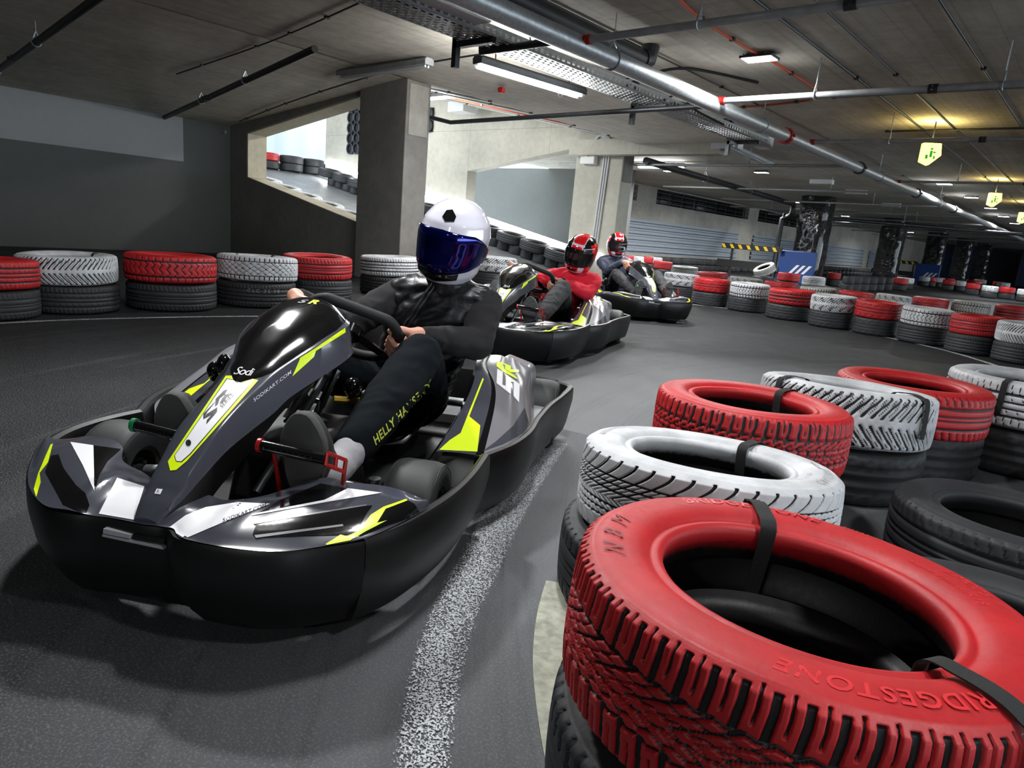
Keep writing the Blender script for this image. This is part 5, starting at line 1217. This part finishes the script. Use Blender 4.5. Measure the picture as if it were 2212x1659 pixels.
def driver(KM, H, style, label, cl, lean=0.0, turn=(.0, .25, .17), detail=True):
    base = Vector((H.x*.3, 1.45, 0)); P = lambda x, y, z: Vector((x, y, z))-base
    r = empty('person', KM @ base, KM.to_euler().z, label, 'person', None)
    H = H-base; up_roll = turn[2]
    neck = H+Vector((-math.sin(up_roll)*.17, .03, -.19)); pel = P(base.x, 1.46, .17)
    sd = Vector((1, -.06, .02-.15*up_roll)).normalized()        # shoulder line
    spn = (neck-pel).normalized(); dp = sd.cross(spn).normalized()
    waist = pel.lerp(neck, .36)+dp*-.0; chest = pel.lerp(neck, .72); shl = pel.lerp(neck, .93)
    sR = shl+sd*.165-spn*.015; sL = shl-sd*.165-spn*.015
    C_ = P(.055, .94, .515); X_ = Vector((1, 0, 0)); Y_ = Vector((0, -.69, .72)); N_ = Vector((0, .72, .69)); tw = math.radians(-24)
    X2 = X_*math.cos(tw)+Y_*math.sin(tw); Y2 = Y_*math.cos(tw)-X_*math.sin(tw)
    def rim(a): return C_+X2*.146*math.copysign(abs(math.cos(a))**.8, math.cos(a))+Y2*min(.110, .130*math.copysign(abs(math.sin(a))**.85, math.sin(a))) if math.sin(a) > 0 else C_+X2*.146*math.copysign(abs(math.cos(a))**.8, math.cos(a))-Y2*.130*abs(math.sin(a))**.85
    def hand(a, eps):
        g = rim(a); t = (rim(a+.12)-rim(a-.12)).normalized(); t = t if t.dot(Y2) > 0 else -t
        o = t.cross(N_); o = o if o.dot(g-C_) > 0 else -o; o = (o-t*o.dot(t)).normalized()
        k = 1.13; wr = g+o*.056+N_*.070-t*.012
        L = []
        for i in range(4):
            q = (i-1.5)*.0205*k; ln = (1.0, 1.08, 1.02, .86)[i]; rr = (.0098, .01, .0098, .0088)[i]*1.08
            k0 = g-t*q+o*.038+N_*.012; k1 = g-t*q+o*.031*ln-N_*.023; k2 = g-t*q*.97-o*.006-N_*.033*ln; k3 = g-t*q*.95-o*.029*ln-N_*.010
            L += [[(k0, rr*1.12), (k1, rr*1.05), (k2, rr*.98), (k3, rr*.85)], [(wr, .023), (k0+N_*.004, .0138)]]
        L += [[(wr+t*.01, .02), (g+t*.040+o*.026+N_*.028, .0155), (g+t*.056-o*.004+N_*.018, .0122), (g+t*.056-o*.034-N_*.002, .0102)]]
        L += [[(wr, .026), (g+o*.038+N_*.027, .023)]]
        return wr, L
    wR, hR = hand(math.radians(2), 1); wL, hL = hand(math.radians(187), 1)
    fR = (wR-C_); eR = sR.lerp(wR, .52)+Vector((.085, .05, -.085)); eL = sL.lerp(wL, .52)+Vector((-.045, .06, -.125))
    wR2 = wR+(eR-wR).normalized()*.035; wL2 = wL+(eL-wL).normalized()*.035
    hpR = pel+sd*.085+Vector((0, -.03, .02)); hpL = pel-sd*.085+Vector((0, -.03, .02))
    kR = P(.282, .93, .455); kL = P(-.215, .97, .44); aR = P(.245, .40, .275); aL = P(-.135, .42, .275)
    b = Body()
    b.rings([(pel-spn*.07, .10, .09, sd, dp), (pel, .155, .115, sd, dp), (waist, .132, .10, sd, dp), (chest, .155, .108, sd, dp), (shl, .13, .085, sd, dp), (neck, .055, .055, sd, dp)])
    b.chain([(neck-spn*.03, .056), (neck.lerp(H, .5), .054), (H+Vector((0, .02, -.04)), .07)]); b.ball(H+Vector((0, 0, .01)), .093, sc=(.85, 1, 1.1))
    for s_, e_, w_, hh in ((sR, eR, wR, hR), (sL, eL, wL, hL)):
        b.chain([(shl, .06), (s_, .055), (e_, .040), (e_.lerp(w_, .35), .039), (w_, .0235)])
        for c in hh: b.chain(c)
    for h_, k_, a_ in ((hpR, kR, aR), (hpL, kL, aL)):
        b.chain([(h_, .085), (h_.lerp(k_, .5), .072), (k_, .052), (k_.lerp(a_, .35), .054), (a_, .028), (a_+Vector((-.0, -.03, -.0)), .02)])
    if not detail:    # face behind the clear visor
        fwd = Vector((0, -1, 0)); fwd.rotate(Matrix.Rotation(turn[0], 3, 'Z')); sx = Vector((1, 0, 0)); sx.rotate(Matrix.Rotation(turn[0], 3, 'Z'))
        fc = H+fwd*.085+Vector((0, 0, -.01)); b.chain([(fc+Vector((0, 0, .015)), .012), (fc+fwd*.022+Vector((0, 0, -.022)), .014)]); b.chain([(fc+sx*.035+Vector((0, 0, .03)), .013), (fc-sx*.035+Vector((0, 0, .03)), .013)]); b.ball(fc+Vector((0, 0, -.05)), .04)
    body = b.organic('body', SKIN, r, .0052 if detail else .006, 4)
    if not detail:
        for s_ in (-1, 1):
            M().ball(fc+sx*.031*s_+fwd*.004+Vector((0, 0, .012)), .011, n=6).build('eye', mat('eye_dark', '20160f', .3), body)
        if style == 'glasses':
            gl = M()
            for s_ in (-1, 1): gl.tube([fc+sx*(.031*s_+.02*math.cos(q))+fwd*.022+Vector((0, 0, .010+.017*math.sin(q))) for q in np.linspace(0, 2*PI, 17)[:16]], .002, 5, closed=True)
            gl.tube([fc-sx*.011+fwd*.024+Vector((0, 0, .012)), fc+sx*.011+fwd*.024+Vector((0, 0, .012))], .002, 5); gl.build('glasses', mat('glasses_frame', '8a6a50', .4), r)
        else: M().ball(fc+Vector((0, 0, -.058))-fwd*.004, .043, n=8).build('beard', mat('beard', '241a14', .9), r)
    # clothes
    wk = .016 if detail else .012
    tor = [(pel-spn*.02, .165, .13, sd, dp), (waist-spn*.03, .168, .135, sd, dp), (waist.lerp(chest, .5), .172, .135, sd, dp), (chest, .182, .135, sd, dp), (shl-spn*.02, .17, .112, sd, dp), (shl.lerp(neck, .55), .11, .088, sd, dp), (neck+spn*.01, .075, .075, sd, dp), (neck+spn*.045, .07, .07, sd, dp)]
    sleeve = lambda m_: [m_.chain([(shl+(s_-shl)*.5, .075), (s_, .068), (s_.lerp(e_, .5), .062), (e_, .056), (e_.lerp(w_, .5), .052), (w_, .036)]) for s_, e_, w_ in ((sR, eR, wR2), (sL, eL, wL2))]
    if cl['vest']:
        v = Body().rings(tor); v.cap(shl, .09, sR-sd*.03, .08); v.cap(shl, .09, sL+sd*.03, .08)
        ve = v.organic('vest', cl['vest'], r, .0075, 3, .010, .12, .011, (8, 8, 14))
        s = Body(); sleeve(s); sl_ = s.organic('sleeves', cl['top'], r, .0075, 5, .008, .06, .006, (9, 9, 16))
        vb = BVHTree.FromObject(ve, DG()); z = M(); 
        for off in (-.008, .008):
            path = []
            for i in range(26):
                q = pel.lerp(neck, .3+.7*i/25)-sd*(.02+.03*(1-i/25)); h_, n_, _, _ = vb.ray_cast(q-dp*-.5 if False else q+Vector((0, -.5, .25)), Vector((0, .9, -.45)).normalized())
                if h_ is not None: path.append(h_+sd*off+Vector((0, -.002, .001)))
            if len(path) > 3: z.tube(path, .0042, 6)
        z.build('zipper', mat('zip_black', '2c2d31', .3), ve)
        # collar
        col = Body(); col.lathe([(.062, -.02), (.085, -.025), (.084, .03), (.074, .045), (.064, .03)], 24, 0, Matrix.Translation(neck+spn*.02) @ Vector((0, 0, 1)).rotation_difference(spn).to_matrix().to_4x4(), closed=True); col.organic('collar', cl['vest'], r, .006, 3, .012, .04)
    else:
        s = Body().rings(tor); sleeve(s); s.cap(shl, .09, sR, .07); s.cap(shl, .09, sL, .07)
        so = s.organic('sweater' if not cl.get('quilt') else 'jacket', cl['top'], r, .008, 4, .014, .08, .009 if not cl.get('quilt') else .006, (8, 8, 16) if not cl.get('quilt') else (2, 2, 34))
        if style == 'watch':
            d = (eR-wR).normalized(); p = wR+d*.012; M().tube([p-d*.012, p+d*.012], .034, 18).build('watch', mat('watch_steel', '5a5d62', .3, .8), r)
    tr = Body(); tr.rings([(pel-spn*.085, .15, .12, sd, dp), (pel+spn*.02, .168, .128, sd, dp), (pel+spn*.06, .16, .122, sd, dp)])
    for h_, k_, a_ in ((hpR, kR, aR), (hpL, kL, aL)):
        a2 = a_.lerp(k_, .13); tr.chain([(h_, .098), (h_.lerp(k_, .5), .088), (k_, .070), (k_.lerp(a2, .4), .068), (k_.lerp(a2, .8), .058), (a2, .05)])
    to = tr.organic('trousers', cl['legs'], r, .008, 5, .008, .08, .006, (9, 7, 12))
    for a_, k_ in ((aR, kR), (aL, kL)):
        sk = Body(); d = (k_-a_).normalized(); sk.chain([(a_+d*.10, .043), (a_, .041), (a_+Vector((-.01, -.05, -.01)), .042)]); sk.organic('sock', cl['sock'], r, .006, 3, .006, .03)
    for cx, heel, toe in ((.212, (.275, .225), (.252, .438)), (-.112, (.305, .21), (.285, .435))):
        pts = []; n = 28
        for i in range(n):
            q = 2*PI*i/n; t = .5-.5*math.cos(q); wv = (.036+.016*min(1, t*1.6))*abs(math.sin(q))**.7*(1 if q < PI else -1)
            if t > .75: wv *= 1-.25*((t-.75)/.25)
            pts.append((t, wv))
        def ring(d, sx_, t0, t1): return [P(cx+wv*sx_, heel[0]+(toe[0]-heel[0])*(t0+(t1-t0)*t)+d, heel[1]+(toe[1]-heel[1])*(t0+(t1-t0)*t)) for t, wv in pts]
        so = empty('shoe', P(cx, heel[0], heel[1])); so.parent = r; off = P(cx, heel[0], heel[1])
        sh = lambda rg: [p-off for p in rg]
        m_ = M().loft([sh(ring(.0, .97, .01, .99)), sh(ring(.004, 1.04, 0, 1)), sh(ring(.022, 1.04, 0, 1)), sh(ring(.025, 1.0, .01, .99))], closed=True, caps=True)
        m_.build('sole', cl['sole'], so, sharp=50)
        m_ = M().loft([sh(ring(.024, .99, .01, .99)), sh(ring(.045, 1.0, 0, .97)), sh(ring(.062, .95, -.01, .88)), sh(ring(.078, .88, -.02, .72)), sh(ring(.10, .80, -.02, .58)), sh(ring(.118, .72, .0, .5))], closed=True, caps=True)
        m_.build('upper', cl['shoe'], so, sharp=70)
    helmet(r, H, turn[0], turn[1], up_roll, 'white' if detail else 'red')
    return r, to
SATIN = mat('black_nylon', '15161a', .42, spec=.4, bump=.35, bscale=22); KNIT = mat('black_fleece', '121214', .95, bump=.25, bscale=420)
DARKT = mat('dark_track_fabric', '0d1216', .95, spec=.1, bump=.15, bscale=500)
D1, T1 = driver(K1M, Vector((.268, 1.35, .815)), 'white', 'driver in black vest and glossy white helmet with a blue mirrored visor, nearest kart',
    dict(vest=SATIN, top=KNIT, legs=DARKT, sock=mat('grey_sock', '9a9a9e', .95, bump=.2, bscale=300), shoe=mat('black_shoe', '17181a', .6), sole=mat('shoe_sole', '3b3c3a', .8, var=.15, vscale=20)), turn=(-.12, .16, .17))
# yellow lettering printed along the trouser leg
tb_ = BVHTree.FromObject(T1, DG()); TI = D1.matrix_basis.inverted()
def leg_text(s, quad, bold=.02):
    V, F = text_verts(s, 1.0, .15, 0, 1.1, bold); x0 = min(v.x for v in V); x1 = max(v.x for v in V); y1 = max(v.y for v in V)
    bl, br, tr, tl = [Vector(q) for q in quad]; m_ = M(); pts = []
    for v in V:
        a = (v.x-x0)/(x1-x0); b = v.y/y1; q = (bl*(1-a)+br*a)*(1-b)+(tl*(1-a)+tr*a)*b
        h, n, i, d = tb_.ray_cast(TI @ CAMP, (TI.to_3x3() @ ray(q.x, q.y)).normalized())
        if h is None: h, n, i, d = tb_.find_nearest((TI @ CAMP)+(TI.to_3x3() @ ray(q.x, q.y)).normalized()*1.6)
        pts.append(h-(TI.to_3x3() @ ray(q.x, q.y)).normalized()*.0025)
    m_.add(pts, F); m_.build('leg_lettering', mat('print_yellow', 'c3cc4e', .6), T1)
leg_text('HELLY HANSEN', [(812, 962), (921, 848), (915, 834), (804, 945)])
leg_text('Y', [(922, 842), (938, 826), (932, 818), (916, 834)], 0)
D2, T2 = driver(K2M, Vector((.33, 1.30, .738)), 'watch', 'driver in a red sweater and black and red helmet on the middle kart',
    dict(vest=None, top=mat('red_sweater', 'c8102a', .85, bump=.15, bscale=300), legs=mat('charcoal_jeans', '1c1d20', .85), sock=mat('black_sock', '151517', .9), shoe=mat('grey_shoe', '2c2d30', .7), sole=mat('lugged_sole', '3c3d3e', .8, bump=.8, bscale=60)), turn=(-.15, .25, .2), detail=False)
D3, T3 = driver(K3M, Vector((-.17, 1.28, .80)), 'glasses', 'driver in a navy quilted jacket and black and red helmet on the farthest kart',
    dict(vest=None, quilt=True, top=mat('navy_quilt', '343a4c', .5), legs=mat('charcoal_jeans', '1c1d20', .85), sock=mat('black_sock', '151517', .9), shoe=mat('grey_shoe', '2c2d30', .7), sole=mat('lugged_sole', '3c3d3e', .8, bump=.8, bscale=60)), turn=(.0, .1, -.02), detail=False)
